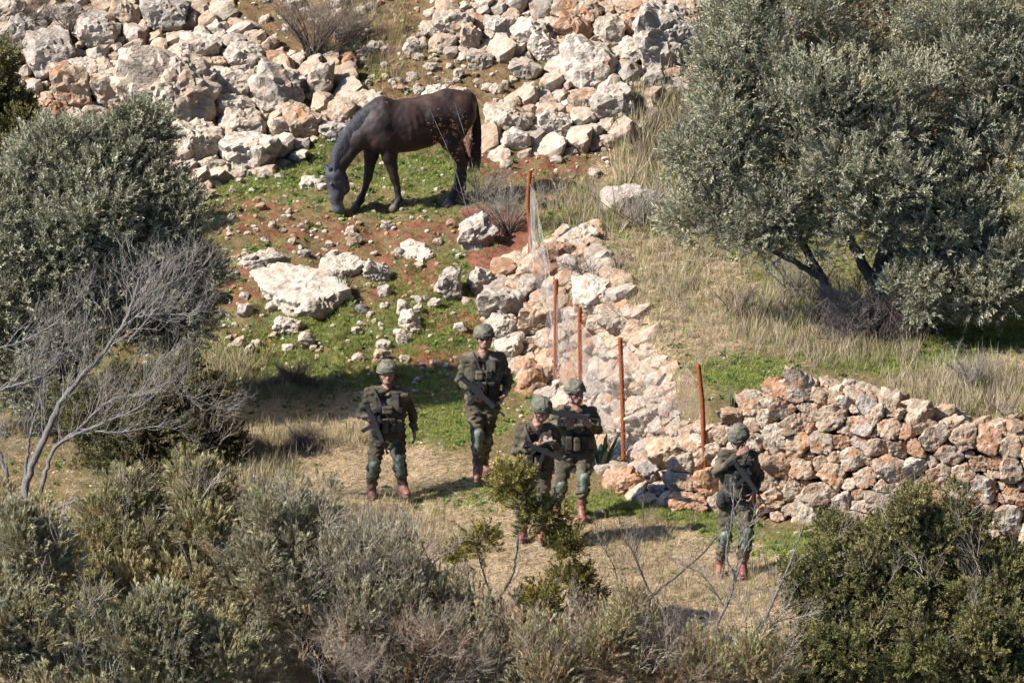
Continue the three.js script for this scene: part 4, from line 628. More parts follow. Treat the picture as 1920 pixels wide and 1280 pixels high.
/** surface nets */
function skin(f, lo, hi, cell) {
  const nx = Math.ceil((hi.x - lo.x) / cell) + 1, ny = Math.ceil((hi.y - lo.y) / cell) + 1, nz = Math.ceil((hi.z - lo.z) / cell) + 1, F = new Float32Array(nx * ny * nz).fill(1e3), at3 = (i, j, k) => i + nx * (j + ny * k);
  const B = 4;   // coarse blocks first: skip what is far from the surface
  for (let k0 = 0; k0 < nz; k0 += B) for (let j0 = 0; j0 < ny; j0 += B) for (let i0 = 0; i0 < nx; i0 += B) {
    const c = f(lo.x + (i0 + 1.5) * cell, lo.y + (j0 + 1.5) * cell, lo.z + (k0 + 1.5) * cell), far = Math.abs(c) > cell * B * 1.6;
    for (let k = k0; k < Math.min(nz, k0 + B); k++) for (let j = j0; j < Math.min(ny, j0 + B); j++) for (let i = i0; i < Math.min(nx, i0 + B); i++) F[at3(i, j, k)] = far ? c : f(lo.x + i * cell, lo.y + j * cell, lo.z + k * cell);
  }
  const id = new Int32Array(nx * ny * nz).fill(-1), P = [], I = [];
  for (let k = 0; k + 1 < nz; k++) for (let j = 0; j + 1 < ny; j++) for (let i = 0; i + 1 < nx; i++) {
    let s = 0, cx = 0, cy = 0, cz = 0, n = 0; const v = [];
    for (let c = 0; c < 8; c++) { const q = F[at3(i + (c & 1), j + (c >> 1 & 1), k + (c >> 2))]; v.push(q); if (q < 0) s |= 1 << c; }
    if (s === 0 || s === 255) continue;
    for (let a = 0; a < 8; a++) for (const m of [1, 2, 4]) { const b = a | m; if (b === a || (v[a] < 0) === (v[b] < 0)) continue; const t = v[a] / (v[a] - v[b]); cx += (a & 1) + (m === 1 ? t : 0); cy += (a >> 1 & 1) + (m === 2 ? t : 0); cz += (a >> 2) + (m === 4 ? t : 0); n++; }
    id[at3(i, j, k)] = P.length / 3; P.push(lo.x + (i + cx / n) * cell, lo.y + (j + cy / n) * cell, lo.z + (k + cz / n) * cell);
  }
  const quad = (a, b, c, d, flip) => { if (a < 0 || b < 0 || c < 0 || d < 0) return; if (flip) I.push(a, c, b, a, d, c); else I.push(a, b, c, a, c, d); };
  for (let k = 1; k + 1 < nz; k++) for (let j = 1; j + 1 < ny; j++) for (let i = 1; i + 1 < nx; i++) {
    const o = F[at3(i, j, k)] < 0;
    if (o !== F[at3(i + 1, j, k)] < 0) quad(id[at3(i, j - 1, k - 1)], id[at3(i, j, k - 1)], id[at3(i, j, k)], id[at3(i, j - 1, k)], !o);
    if (o !== F[at3(i, j + 1, k)] < 0) quad(id[at3(i - 1, j, k - 1)], id[at3(i - 1, j, k)], id[at3(i, j, k)], id[at3(i, j, k - 1)], !o);
    if (o !== F[at3(i, j, k + 1)] < 0) quad(id[at3(i - 1, j - 1, k)], id[at3(i, j - 1, k)], id[at3(i, j, k)], id[at3(i - 1, j, k)], !o);
  }
  const g = new THREE.BufferGeometry(); g.setAttribute('position', new THREE.Float32BufferAttribute(P, 3)); g.setIndex(I); g.computeVertexNormals(); return g;
}
const skinBones = (bones, cell, extra, m = 0.03) => { const [lo, hi] = bonesBox(bones, m + cell * 2); return skin(field(bones, extra), lo, hi, cell); };
const nearestTag = (bones, x, y, z) => { let d = 1e9, t = 0; for (const b of bones) { const q = capD(x, y, z, b); if (q < d) { d = q; t = b.tag; } } return t; };

// ---------------------------------------------------------------- horse, grazing, head to the left
{
  const foot = G(735, 392), S = 136, o = V(foot.x, 0, foot.z), Z0 = 0;
  // measured on the photograph: x along the horse from the near front hoof, y up
  const yaw = 0.36, cx = 1 / Math.cos(yaw);
  const H = (px, py, z = 0) => V((px - 735) / S * cx, (398 - py) / S * 1.0, z);
  const B = [], b = (a, c, ra, rb, t = 0, k = 0.07) => B.push(bone(a, c, ra, rb, t, k));
  // trunk
  b(H(716, 236), H(760, 238), 0.285, 0.315, 0, 0.1); b(H(760, 240), H(800, 232), 0.315, 0.30, 0, 0.1); b(H(800, 226, 0.08), H(848, 218, 0.1), 0.26, 0.24, 0, 0.1); b(H(800, 226, -0.08), H(848, 218, -0.1), 0.26, 0.24, 0, 0.1);
  b(H(712, 212), H(705, 260), 0.15, 0.17, 0, 0.12); b(H(700, 248, 0.1), H(700, 272, 0.1), 0.15, 0.13, 0, 0.1); b(H(700, 248, -0.1), H(700, 272, -0.1), 0.15, 0.13, 0, 0.1);
  b(H(832, 200), H(868, 202), 0.17, 0.12, 0, 0.12); b(H(712, 204), H(700, 216), 0.09, 0.1, 0, 0.1); b(H(742, 262), H(790, 256), 0.23, 0.22, 0, 0.12);
  // neck
  b(H(698, 236), H(668, 262), 0.22, 0.165, 1, 0.1); b(H(668, 262), H(640, 305), 0.165, 0.115, 1, 0.08); b(H(640, 305), H(630, 330), 0.115, 0.1, 1, 0.06);
  // head
  b(H(627, 330), H(632, 372), 0.122, 0.098, 2, 0.05); b(H(640, 340, 0.03), H(646, 358, 0.03), 0.085, 0.068, 2, 0.05); b(H(640, 340, -0.03), H(646, 358, -0.03), 0.085, 0.068, 2, 0.05); b(H(630, 368), H(635, 394), 0.09, 0.078, 3, 0.05); b(H(638, 392), H(642, 399), 0.05, 0.045, 3, 0.04);
  b(H(621, 346, 0.07), H(623, 352, 0.075), 0.03, 0.025, 2, 0.03); b(H(621, 346, -0.07), H(623, 352, -0.075), 0.03, 0.025, 2, 0.03);
  for (const s of [1, -1]) { b(H(622, 326, 0.055 * s), H(616, 318, 0.07 * s), 0.026, 0.03, 4, 0.02); b(H(616, 318, 0.07 * s), H(609, 311, 0.075 * s), 0.03, 0.007, 4, 0.02); }
  const leg = (pts, rs, k = 0.03) => { for (let i = 0; i + 1 < pts.length; i++) b(pts[i], pts[i + 1], rs[i], rs[i + 1], i === pts.length - 2 ? 6 : i >= pts.length - 4 ? 5 : 0, i < 2 ? 0.06 : k); };
  leg([H(712, 262, 0.15), H(722, 296, 0.13), H(733, 338, 0.12), H(738, 358, 0.12), H(741, 378, 0.12), H(735, 390, 0.12), H(731, 396, 0.12)], [0.16, 0.1, 0.058, 0.038, 0.047, 0.043, 0.058]);
  leg([H(702, 262, -0.13), H(700, 298, -0.12), H(695, 340, -0.12), H(690, 362, -0.12), H(683, 382, -0.12), H(676, 392, -0.12), H(671, 398, -0.12)], [0.15, 0.095, 0.056, 0.038, 0.047, 0.043, 0.058]);
  leg([H(845, 228, 0.13), H(834, 270, 0.15), H(856, 312, 0.13), H(850, 345, 0.12), H(842, 372, 0.12), H(836, 384, 0.12), H(830, 392, 0.12)], [0.24, 0.14, 0.066, 0.045, 0.052, 0.048, 0.06]);
  leg([H(850, 226, -0.13), H(850, 268, -0.15), H(873, 310, -0.14), H(872, 342, -0.14), H(870, 366, -0.14), H(868, 376, -0.14), H(866, 382, -0.14)], [0.24, 0.13, 0.064, 0.045, 0.052, 0.048, 0.06]);
  b(H(872, 190), H(882, 206), 0.06, 0.05, 0, 0.05);
  const g = skinBones(B, 0.014, (x, y, z, d) => d + 0.012 * fbm3(x * 5, y * 4, z * 5, 2) + 0.003 * Math.sin(x * 62 + y * 14) * sst(0.25, 0.05, Math.abs(x - 0.22)) * sst(0.9, 1.0, y) * sst(1.4, 1.3, y));
  const ft = [[0.02, 0.013, 0.011], [0.024, 0.017, 0.015], [0.06, 0.06, 0.066], [0.14, 0.135, 0.135], [0.04, 0.04, 0.045], [0.018, 0.016, 0.018], [0.1, 0.075, 0.06]];
  setColors(g, (x, y, z) => {
    const t = nearestTag(B, x, y, z); let c = ft[t]; const n = fbm3(x * 2.2, y * 2.2, z * 2.2, 3), m = fbm3(x * 14, y * 14, z * 14, 2);
    if (t === 0) { c = mixc(c, [0.062, 0.033, 0.025], clamp(0.3 + n * 1.3)); }
    if (t === 1) c = mixc(c, [0.05, 0.034, 0.03], clamp(0.3 + n));
    if (t === 2 || t === 3) c = mixc(c, [0.035, 0.035, 0.04], clamp(0.25 + n * 1.6));
    const f = 1 + 0.3 * m; return [c[0] * f, c[1] * f, c[2] * f];
  });
  const t = thing('horse', 'dark brown horse with grey face grazing on the upper terrace', 'horse', null);
  const coat = new THREE.MeshPhysicalMaterial({ vertexColors: true, roughness: 0.52, specularIntensity: 0.6, bumpMap: grainBump, bumpScale: 0.003, sheen: 0, sheenRoughness: 0.5, sheenColor: new THREE.Color(0.5, 0.42, 0.38) });
  part('body', triUV(g, 2.5), coat, t);
  const hair = (name, list, col) => { const h = new Blades(); for (const [a, c, e, w, tt] of list) { const q = new THREE.QuadraticBezierCurve3(a, c, e); let p = a; for (let i = 1; i <= 5; i++) { const n = q.getPoint(i / 5); h.stick(p, n, w * (1 - (i - 1) * 0.15), w * (1 - i * 0.15), tt); p = n; } } const m = part(name, h.geo(), new THREE.MeshStandardMaterial({ color: new THREE.Color().setRGB(...col), vertexColors: true, roughness: 0.55 }), t); return m; };
  const r = rng(801), mane = [], tail = [];
  const crest = new THREE.CatmullRomCurve3([H(622, 322), H(626, 285), H(640, 255), H(665, 222), H(690, 202), H(712, 192)]);
  for (let k = 0; k < 1100; k++) { const u = r(), p = crest.getPoint(u), side = r() < 0.85 ? 1 : -1, l = rr(r, 0.08, 0.2) * (1.1 - u * 0.75), j = rr(r, 0.6, 1.6); mane.push([p.clone().add(V(rr(r, -0.03, 0.02), rr(r, -0.06, 0.0), rr(r, -0.04, 0.04))), p.clone().add(V(-0.02, 0.02, 0.1 * side)), p.clone().add(V(rr(r, -0.02, 0.05), -l, (0.11 + 0.05 * u) * side)), 0.0028, [j, j, j * 1.05]]); }
  for (let k = 0; k < 420; k++) { const a = H(880, 197), e = rr(r, 0, 1), end = H(rr(r, 874, 896), lerp(260, 335, Math.sqrt(r())), rr(r, -0.07, 0.07)), brown = clamp((end.y < 0.75 ? 0.5 : 0) + rr(r, -0.2, 0.4)); tail.push([a.clone().add(V(rr(r, -0.03, 0.03), rr(r, -0.08, 0.02), rr(r, -0.04, 0.04))), H(rr(r, 888, 902), rr(r, 215, 250), rr(r, -0.05, 0.05)), end, 0.006, mixc([1, 0.95, 0.95], [4.2, 2.3, 1.6], brown)]); }
  hair('mane', mane, [0.07, 0.07, 0.075]); hair('tail', tail, [0.022, 0.018, 0.017]);
  for (const s of [1, -1]) { const e = new THREE.SphereGeometry(0.019, 10, 8); part('eye', e, new THREE.MeshPhysicalMaterial({ color: 0x070504, roughness: 0.15, clearcoat: 1 }), t).position.copy(H(618, 347, 0.098 * s)); }
  // stand it on the ground: turn, then tip it so that front and hind hooves both rest on the terrace
  t.rotation.order = 'YXZ'; t.rotation.y = yaw;
  const loc = (v) => v.clone().applyAxisAngle(UPY, yaw).add(o), f1 = loc(H(702, 0)), f2 = loc(H(848, 0)), y1 = ground(f1.x, f1.z), y2 = ground(f2.x, f2.z), run = (848 - 702) / S * cx;
  const want = Math.atan2(y2 - y1, run), have = Math.atan2((397 - 387) / S, run);
  t.rotation.z = want - have; t.position.set(o.x, y1 - Math.sin(want - have) * (702 - 735) / S * cx - 0.015, o.z);
}
// ---------------------------------------------------------------- soldiers
const clothBump = noiseTexture(256, (u, v) => 0.5 + 0.5 * tile(u, v, 26, 3, 3), false);
const M_CLOTH = new THREE.MeshPhysicalMaterial({ vertexColors: true, roughness: 0.92, bumpMap: clothBump, bumpScale: 0.006, sheen: 0.15, sheenColor: new THREE.Color(0.5, 0.5, 0.4) });
const M_GEAR = new THREE.MeshStandardMaterial({ vertexColors: true, roughness: 0.85, bumpMap: clothBump, bumpScale: 0.005 });
const M_PAD = new THREE.MeshStandardMaterial({ vertexColors: true, roughness: 0.55 });
const M_GUN = new THREE.MeshStandardMaterial({ color: new THREE.Color().setRGB(0.006, 0.006, 0.007), roughness: 0.7, metalness: 0 });
const M_LENS = new THREE.MeshPhysicalMaterial({ color: 0x050505, roughness: 0.12, clearcoat: 1 });
const C_CLOTH = [0.046, 0.038, 0.02], C_CLOTH2 = [0.12, 0.096, 0.056], C_SKIN = [0.31, 0.16, 0.11], C_VEST = [0.013, 0.012, 0.01], C_VEST2 = [0.06, 0.046, 0.029], C_PAD = [0.06, 0.085, 0.06], C_BOOT = [0.15, 0.052, 0.036], C_HELM = [0.085, 0.082, 0.053], C_HELM2 = [0.15, 0.135, 0.095];
const mottled = (g, a, b, f = 5, seed = 0, k = 1.5) => { triUV(g, 6); return setColors(g, (x, y, z) => { const n = fbm3(x * f + seed, y * f, z * f, 3), m = 1 + 0.25 * n3(x * 30, y * 30 + seed, z * 30), c = mixc(a, b, clamp(0.4 + n * k)); return [c[0] * m, c[1] * m, c[2] * m]; }); };
function handBones(w, dir, palm, curl, mirror, T = 9) {   // wrist, finger direction, palm normal (towards what is held)
  const side = dir.clone().cross(palm).normalize().multiplyScalar(mirror), L = [];
  const P = (a, s, n = 0) => w.clone().addScaledVector(dir, a).addScaledVector(side, s).addScaledVector(palm, n);
  for (const s of [-0.028, -0.009, 0.01, 0.028]) L.push(bone(P(0, s * 0.7), P(0.088, s), 0.016, 0.0125, T, 0.012));
  [[0.028, 0.072], [0.01, 0.082], [-0.009, 0.076], [-0.028, 0.06]].forEach(([s, len]) => { let p = P(0.088, s), a = curl * 0.55; for (let i = 0; i < 3; i++) { const d = dir.clone().multiplyScalar(Math.cos(a)).addScaledVector(palm, Math.sin(a)), l = len * [0.45, 0.32, 0.23][i], q = p.clone().addScaledVector(d, l); L.push(bone(p, q, 0.0098 - i * 0.0008, 0.009 - i * 0.0009, T, 0.004)); p = q; a += curl * 0.75; } });
  let p = P(0.022, 0.026, 0.008), d = dir.clone().multiplyScalar(0.65).addScaledVector(side, 0.6).addScaledVector(palm, 0.45 * curl).normalize(); let q = p.clone().addScaledVector(d, 0.042); L.push(bone(p, q, 0.0135, 0.011, T, 0.01)); d.addScaledVector(palm, 0.4 * curl).addScaledVector(side, -0.3).normalize(); L.push(bone(q, q.clone().addScaledVector(d, 0.03), 0.0108, 0.009, T, 0.005));
  return L;
}
const frame = (f, up = UPY) => { const z = f.clone().normalize(), x = up.clone().cross(z).normalize(), y = z.clone().cross(x); return new THREE.Matrix4().makeBasis(x, y, z); };
/** rifle between stock end and muzzle, in world metres; its top points up */
function rifle(label, stock, muzzle, up) {
  const d = muzzle.clone().sub(stock), L = d.length(); d.normalize();
  const z = d.clone().cross(up).normalize(), y = z.clone().cross(d), t = thing('rifle', label, 'rifle', stock.clone()); t.quaternion.setFromRotationMatrix(new THREE.Matrix4().makeBasis(d, y, z));
  const bx = (x0, x1, y0, y1, w) => new THREE.BoxGeometry(x1 - x0, y1 - y0, w).translate((x0 + x1) / 2, (y0 + y1) / 2, 0), cy = (x0, x1, y0, r) => new THREE.CylinderGeometry(r, r, x1 - x0, 10).rotateZ(Math.PI / 2).translate((x0 + x1) / 2, y0, 0), k = L / 0.84;
  const S = g => g.scale(k, k * 1.4, k * 1.5);
  part('stock', S(mergeGeometries([bx(0, 0.03, -0.085, 0.02, 0.04), bx(0.02, 0.17, -0.035, 0.012, 0.034)])), M_GUN, t); part('receiver', S(mergeGeometries([bx(0.165, 0.40, -0.035, 0.032, 0.04), bx(0.2, 0.38, 0.03, 0.045, 0.022)])), M_GUN, t);
  part('grip', S(bx(-0.02, 0.02, -0.1, 0, 0.03).rotateZ(-0.35).translate(0.215, -0.02, 0)), M_GUN, t); part('magazine', S(bx(-0.03, 0.03, -0.15, 0, 0.026).rotateZ(0.18).translate(0.34, -0.03, 0)), M_GUN, t);
  part('handguard', S(bx(0.40, 0.64, -0.024, 0.028, 0.046)), M_GUN, t); part('barrel', S(mergeGeometries([cy(0.64, 0.84, 0.004, 0.009), cy(0.79, 0.84, 0.004, 0.013)])), M_GUN, t); part('sight', S(mergeGeometries([cy(0.23, 0.34, 0.075, 0.021), bx(0.26, 0.31, 0.04, 0.06, 0.02)])), M_GUN, t);
  return t;
}
/** joints in pixels of the photograph plus metres towards the camera; the figure stands at the pixel of its ground point */
function soldier(seed, label, gx, gy, J, o = {}) {
  const base = G(gx, gy), S = toPixel(base)[2], t = thing('person', label, 'person', base, null), r = rng(seed);
  const W = ([px, py, z = 0]) => { const w = (gy - py) / S; return V((px - gx) / S, (w + z * SP) / CP, z); };
  const j = {}; for (const k in J) j[k] = W(J[k]);
  const face = V(...o.face).normalize(), look = frame(face, V(...(o.tilt ?? [0, 1, 0]))), sideV = V().setFromMatrixColumn(look, 0), upH = V().setFromMatrixColumn(look, 1);
  const hd = j.head, hs = o.headScale ?? 1, HP = (x, y, z) => hd.clone().addScaledVector(sideV, x * hs).addScaledVector(upH, y * hs).addScaledVector(face, z * hs);
  const chest = V(...(o.chest ?? o.face)).setY(0).normalize();
  // the clothed body
  const B = [], b = (a, c, ra, rb, tg = 0, k = 0.045) => B.push(bone(a, c, ra, rb, tg, k)), mid = (a, c, u = 0.5) => a.clone().lerp(c, u);
  const pel = mid(j.hipL, j.hipR), neck = j.neck, back = chest.clone().multiplyScalar(-0.03);
  for (const s of ['L', 'R']) {
    const sh = j['sh' + s], hp = j['hip' + s], el = j['el' + s], ha = j['ha' + s], kn = j['kn' + s], an = j['an' + s], to = j['toe' + s];
    const rib = mid(sh, hp, 0.35).lerp(mid(neck, pel, 0.4), 0.35), wst = mid(sh, hp, 0.8).lerp(pel, 0.25).setY(lerp(pel.y, neck.y, 0.2));
    b(mid(sh, neck, 0.3).add(V(0, -0.06, 0)), rib, 0.1, 0.125, 0, 0.06); b(rib, wst, 0.125, 0.115, 0, 0.06); b(wst, hp.clone().lerp(pel, 0.25), 0.115, 0.12, 0, 0.06);
    b(neck.clone().add(V(0, -0.02, 0)), sh, 0.065, 0.082, 0, 0.06); b(sh, el, 0.078, 0.062, 0, 0.035); b(el, mid(el, ha, 0.85), 0.06, 0.046, 0, 0.03); b(mid(el, ha, 0.8), ha, 0.03, 0.027, 1, 0.012);
    b(hp, kn, 0.112, 0.082, 0, 0.04); b(kn, mid(kn, an, 0.4), 0.08, 0.08, 0, 0.04); b(mid(kn, an, 0.4), an.clone().lerp(kn, 0.12), 0.08, 0.06, 0, 0.04); b(an, to.clone().lerp(an, 0.5), 0.05, 0.04, 2, 0.03);
  }
  b(neck.clone().add(V(0, -0.06, 0)), HP(0, -0.06, -0.02), 0.062, 0.056, 1, 0.03);
  const f1 = seed * 3.7;
  const body = skinBones(B, 0.012, (x, y, z, d) => d > 0.05 ? d : d + 0.015 * (1 - 2 * Math.abs(n3(x * 5 + f1, y * 8.5, z * 5))) * (y < 1.5 ? 1 : 0.5) + 0.006 * n3(x * 14, y * 18 + f1, z * 14));
  // head
  const Hb = [], hb = (a, c, ra, rb, tg = 1, k = 0.02) => Hb.push(bone(a, c, ra, rb, tg, k));
  hb(HP(0, 0.05, -0.015), HP(0, 0.03, 0.01), 0.088, 0.085); hb(HP(0, -0.02, 0.035), HP(0, -0.075, 0.055), 0.06, 0.04); hb(HP(0.035, -0.03, 0.02), HP(0.022, -0.085, 0.05), 0.04, 0.028); hb(HP(-0.035, -0.03, 0.02), HP(-0.022, -0.085, 0.05), 0.04, 0.028);
  hb(HP(0, 0.012, 0.09), HP(0, -0.025, 0.113), 0.009, 0.015, 1, 0.012); hb(HP(0.012, -0.03, 0.1), HP(-0.012, -0.03, 0.1), 0.011, 0.011, 1, 0.01); hb(HP(0.04, 0.028, 0.078), HP(-0.04, 0.028, 0.078), 0.014, 0.014, 1, 0.015);
  hb(HP(0.02, -0.058, 0.084), HP(-0.02, -0.058, 0.084), 0.009, 0.009, 3, 0.008); hb(HP(0.018, -0.07, 0.08), HP(-0.018, -0.07, 0.08), 0.009, 0.009, 3, 0.008);
  hb(HP(0.045, -0.005, 0.06), HP(0.05, -0.02, 0.045), 0.026, 0.025); hb(HP(-0.045, -0.005, 0.06), HP(-0.05, -0.02, 0.045), 0.026, 0.025);
  for (const s of [1, -1]) { hb(HP(0.088 * s, 0.02, -0.01), HP(0.084 * s, -0.03, -0.005), 0.018, 0.012, 1, 0.01); hb(HP(0.032 * s, 0.01, 0.08), HP(0.034 * s, 0.01, 0.081), 0.011, 0.011, 4, 0.004); }
  const head = skinBones(Hb, 0.006);
  const pieces = [body, head], colours = [B, Hb];
  for (const s of ['L', 'R']) { const k = o['hand' + s]; const w = j['ha' + s], dir = V(...(k?.dir ?? [0, -1, 0.2])).normalize(), palm = V(...(k?.palm ?? [s === 'L' ? 1 : -1, 0, 0])); palm.addScaledVector(dir, -palm.dot(dir)).normalize(); const L = handBones(w, dir, palm, k?.curl ?? 0.7, s === 'L' ? 1 : -1); pieces.push(skinBones(L, 0.0045, null, 0.01)); colours.push(L); }
  const skinC = o.skin ?? C_SKIN;
  pieces.forEach((g, i) => {
    triUV(g, 6);
    setColors(g, (x, y, z) => {
      const tg = nearestTag(colours[i], x, y, z), m = 1 + 0.18 * n3(x * 40, y * 40, z * 40); let c;
      if (tg === 0) { const n = fbm3(x * 4 + f1, y * 4, z * 4, 3); c = mixc(C_CLOTH, C_CLOTH2, clamp(0.35 + n * 1.4)); }
      else if (tg === 2) c = C_BOOT; else if (tg === 3) c = [0.33, 0.13, 0.1]; else if (tg === 4) c = [0.06, 0.04, 0.03]; else if (tg === 9) c = o.glove ?? mixc(skinC, [0.2, 0.12, 0.08], 0.35); else c = skinC;
      return [c[0] * m, c[1] * m, c[2] * m];
    });
  });
  part('body', mergeGeometries(pieces), M_CLOTH, t);
  // helmet with cloth cover
  const hc = HP(0, 0.062, -0.012), hr = 0.128 * hs, q0 = upH, brimY = HP(0, 0.03, 0).dot(q0);
  const helm = skin((x, y, z) => {
    const dx = x - hc.x, dy = y - hc.y, dz = z - hc.z, u = dx * sideV.x + dy * sideV.y + dz * sideV.z, v = dx * q0.x + dy * q0.y + dz * q0.z, w = dx * face.x + dy * face.y + dz * face.z;
    const n = 0.007 * n3(x * 13 + f1, y * 13, z * 13) + 0.004 * n3(x * 34, y * 34 + f1, z * 34), el = (Math.hypot(u / 1.0, v / 1.02, w / 1.14) - hr) + n;
    const cut = -(v + 0.036 * hs + (w < -0.02 ? (w + 0.02) * -0.32 * -1 : w * -0.10) + 0.006 * n3(u * 30 + f1, w * 30, 3)) , brim = Math.max(Math.hypot(u / 1.0, w / 1.14) - hr * 1.08 + n, Math.abs(v + 0.028 * hs) - 0.011);
    return Math.min(Math.max(el, cut), Math.max(brim, cut * 0.8));
  }, hc.clone().subScalar(0.2), hc.clone().addScalar(0.2), 0.008);
  const hm = part('helmet', mottled(helm, C_HELM, C_HELM2, 9, f1, 1.8), M_CLOTH, t);
  const band = new THREE.TorusGeometry(hr * 1.03, 0.006, 6, 40).rotateX(Math.PI / 2).scale(1, 1.6, 1.13); band.applyMatrix4(look).translate(hc.x, hc.y, hc.z); part('helmet_band', mottled(band, [0.05, 0.05, 0.035], [0.08, 0.075, 0.05]), M_GEAR, hm);
  for (const s of [1, -1]) { const c = new THREE.TubeGeometry(new THREE.CatmullRomCurve3([HP(0.1 * s, 0.03, 0.02), HP(0.086 * s, -0.04, 0.045), HP(0.045 * s, -0.105, 0.062), HP(0, -0.118, 0.066)]), 10, 0.007, 5); part('chin_strap', mottled(c, [0.04, 0.04, 0.03], [0.06, 0.055, 0.04]), M_GEAR, hm); }
  if (o.glasses) for (const s of [1, -1]) { const g = new THREE.SphereGeometry(0.03, 14, 10).scale(1.1, 0.66, 0.4); g.applyMatrix4(look); const p = HP(0.034 * s, 0.013, 0.09); part('sunglasses', g.translate(p.x, p.y, p.z), M_LENS, t); }
  // vest over the chest, pouches, belt
  const cs = UPY.clone().cross(chest), vB = B.slice(0).filter((q, i) => q.tag === 0 && (i % 11 < 3)).map(q => ({ ...q, ra: q.ra + 0.032, rb: q.rb + 0.03 }));
  const top = neck.y - 0.07, low = lerp(pel.y, neck.y, 0.12);
  const [lo, hi] = bonesBox(vB, 0.05), vf = field(vB);
  const vest = skin((x, y, z) => { let d = vf(x, y, z) + 0.006 * n3(x * 12, y * 12 + f1, z * 12); const lx = (x - neck.x) * cs.x + (z - neck.z) * cs.z; return Math.max(d, y - top - 0.0, low - y, Math.abs(lx) - (y > top - 0.16 ? 0.155 : 0.2)); }, lo, hi, 0.012);
  const vm = part('vest', mottled(vest, C_VEST, C_VEST2, 6, f1), M_GEAR, t);
  const pc = mid(neck, pel, 0.62), pouch = (x, y, w, h, dp, tone = 0, z0 = 0.19) => {
    const p = pc.clone().addScaledVector(cs, x).add(V(0, y, 0)).addScaledVector(chest, z0 - Math.abs(x) * 0.35), f = frame(chest.clone().addScaledVector(cs, x * 2.2)), fi = f.clone().invert(), v = V();
    const g = skin((a, c, e) => { v.set(a, c, e).applyMatrix4(fi); const qx = Math.abs(v.x) - w / 2 + 0.016, qy = Math.abs(v.y) - h / 2 + 0.016, qz = Math.abs(v.z) - dp / 2 + 0.016 - 0.006 * (v.y > h * 0.18 ? 1 : 0); return Math.hypot(Math.max(qx, 0), Math.max(qy, 0), Math.max(qz, 0)) + Math.min(0, Math.max(qx, qy, qz)) - 0.016 + 0.004 * n3(v.x * 30 + x * 50, v.y * 30, v.z * 30); }, V(-0.14, -0.14, -0.14), V(0.14, 0.14, 0.14), 0.01);
    part('pouch', mottled(g.translate(p.x, p.y, p.z), tone ? C_VEST2 : C_VEST, tone ? [0.1, 0.08, 0.052] : C_VEST2, 7, f1 + x * 9), M_GEAR, vm);
  };
  for (const a of o.pouches ?? [[-0.12, -0.02, 0.085, 0.17, 0.07], [-0.03, -0.03, 0.085, 0.18, 0.08, 1], [0.06, -0.02, 0.085, 0.17, 0.075], [0.14, -0.03, 0.09, 0.15, 0.07, 1], [0.0, 0.17, 0.13, 0.1, 0.05, 1]]) pouch(...a);
  const belt = skinBones([bone(j.hipL.clone().lerp(pel, 0.2).setY(low - 0.01), j.hipR.clone().lerp(pel, 0.2).setY(low - 0.01), 0.135, 0.135)], 0.012, (x, y, z, d) => Math.max(d, Math.abs(y - low + 0.01) - 0.03)); part('belt', mottled(belt, [0.03, 0.03, 0.022], [0.06, 0.055, 0.04]), M_GEAR, t);
  for (const s of ['L', 'R']) {
    const kn = j['kn' + s], hp = j['hip' + s], an = j['an' + s], to = j['toe' + s];
    if (!(o.noPads)) { const d = kn.clone().sub(an).normalize(), f = chest.clone().addScaledVector(d, -chest.dot(d)).normalize(), c = kn.clone().addScaledVector(f, 0.06), K = [bone(c.clone().addScaledVector(d, 0.06), c.clone().addScaledVector(d, -0.1).addScaledVector(f, -0.012), 0.062, 0.056, 0, 0.03)]; const g = skinBones(K, 0.01, (x, y, z, q) => Math.max(q, -capD(x, y, z, bone(kn.clone().addScaledVector(d, 0.2).addScaledVector(f, -0.02), kn.clone().addScaledVector(d, -0.3).addScaledVector(f, -0.02), 0.075))) + 0.003 * n3(x * 25, y * 25, z * 25)); part('knee_pad', mottled(g, C_PAD, [0.13, 0.155, 0.12], 8, f1), M_PAD, t); const st = new THREE.TorusGeometry(0.09, 0.008, 5, 22).applyMatrix4(frame(d)).translate(kn.x, kn.y - 0.05, kn.z); part('strap', mottled(st, [0.04, 0.045, 0.035], [0.06, 0.065, 0.05]), M_GEAR, t); }
    const heel = an.clone().lerp(to, -0.22).setY(to.y), sole = to.y - 0.035, K = [bone(an.clone().lerp(kn, 0.32), an, 0.06, 0.058, 0, 0.03), bone(an.clone().setY(lerp(an.y, to.y, 0.4)), heel.clone().setY(sole + 0.045), 0.056, 0.045, 0, 0.03), bone(an.clone().lerp(to, 0.3), to, 0.052, 0.042, 0, 0.03), bone(heel.clone().setY(sole + 0.04), to.clone().setY(sole + 0.04), 0.042, 0.043, 0, 0.02)];
    const g = skinBones(K, 0.009, (x, y, z, q) => Math.max(q + 0.003 * n3(x * 30, y * 30, z * 30), sole - y)); const bt = part('boot', mottled(g, C_BOOT, [0.2, 0.085, 0.056], 8, f1), M_PAD, t);
    const sg = skinBones([bone(heel.clone().setY(sole), to.clone().setY(sole), 0.045, 0.048)], 0.009, (x, y, z, q) => Math.max(q, Math.abs(y - sole - 0.004) - 0.014)); part('sole', mottled(sg, [0.09, 0.06, 0.045], [0.13, 0.09, 0.07]), M_PAD, bt);
  }
  if (o.strap) { const c = new THREE.CatmullRomCurve3(o.strap.map(p => W(p))); part('sling', mottled(new THREE.TubeGeometry(c, 20, 0.012, 5), [0.02, 0.02, 0.02], [0.03, 0.03, 0.028]), M_GEAR, t); }
  if (o.extra) o.extra(t, W, mid, chest);
  if (o.rifle) { const [a, c, u] = o.rifle; rifle(o.rifleLabel, W(a).add(base), W(c).add(base), V(...u)); }
  return { base, W, t };
}
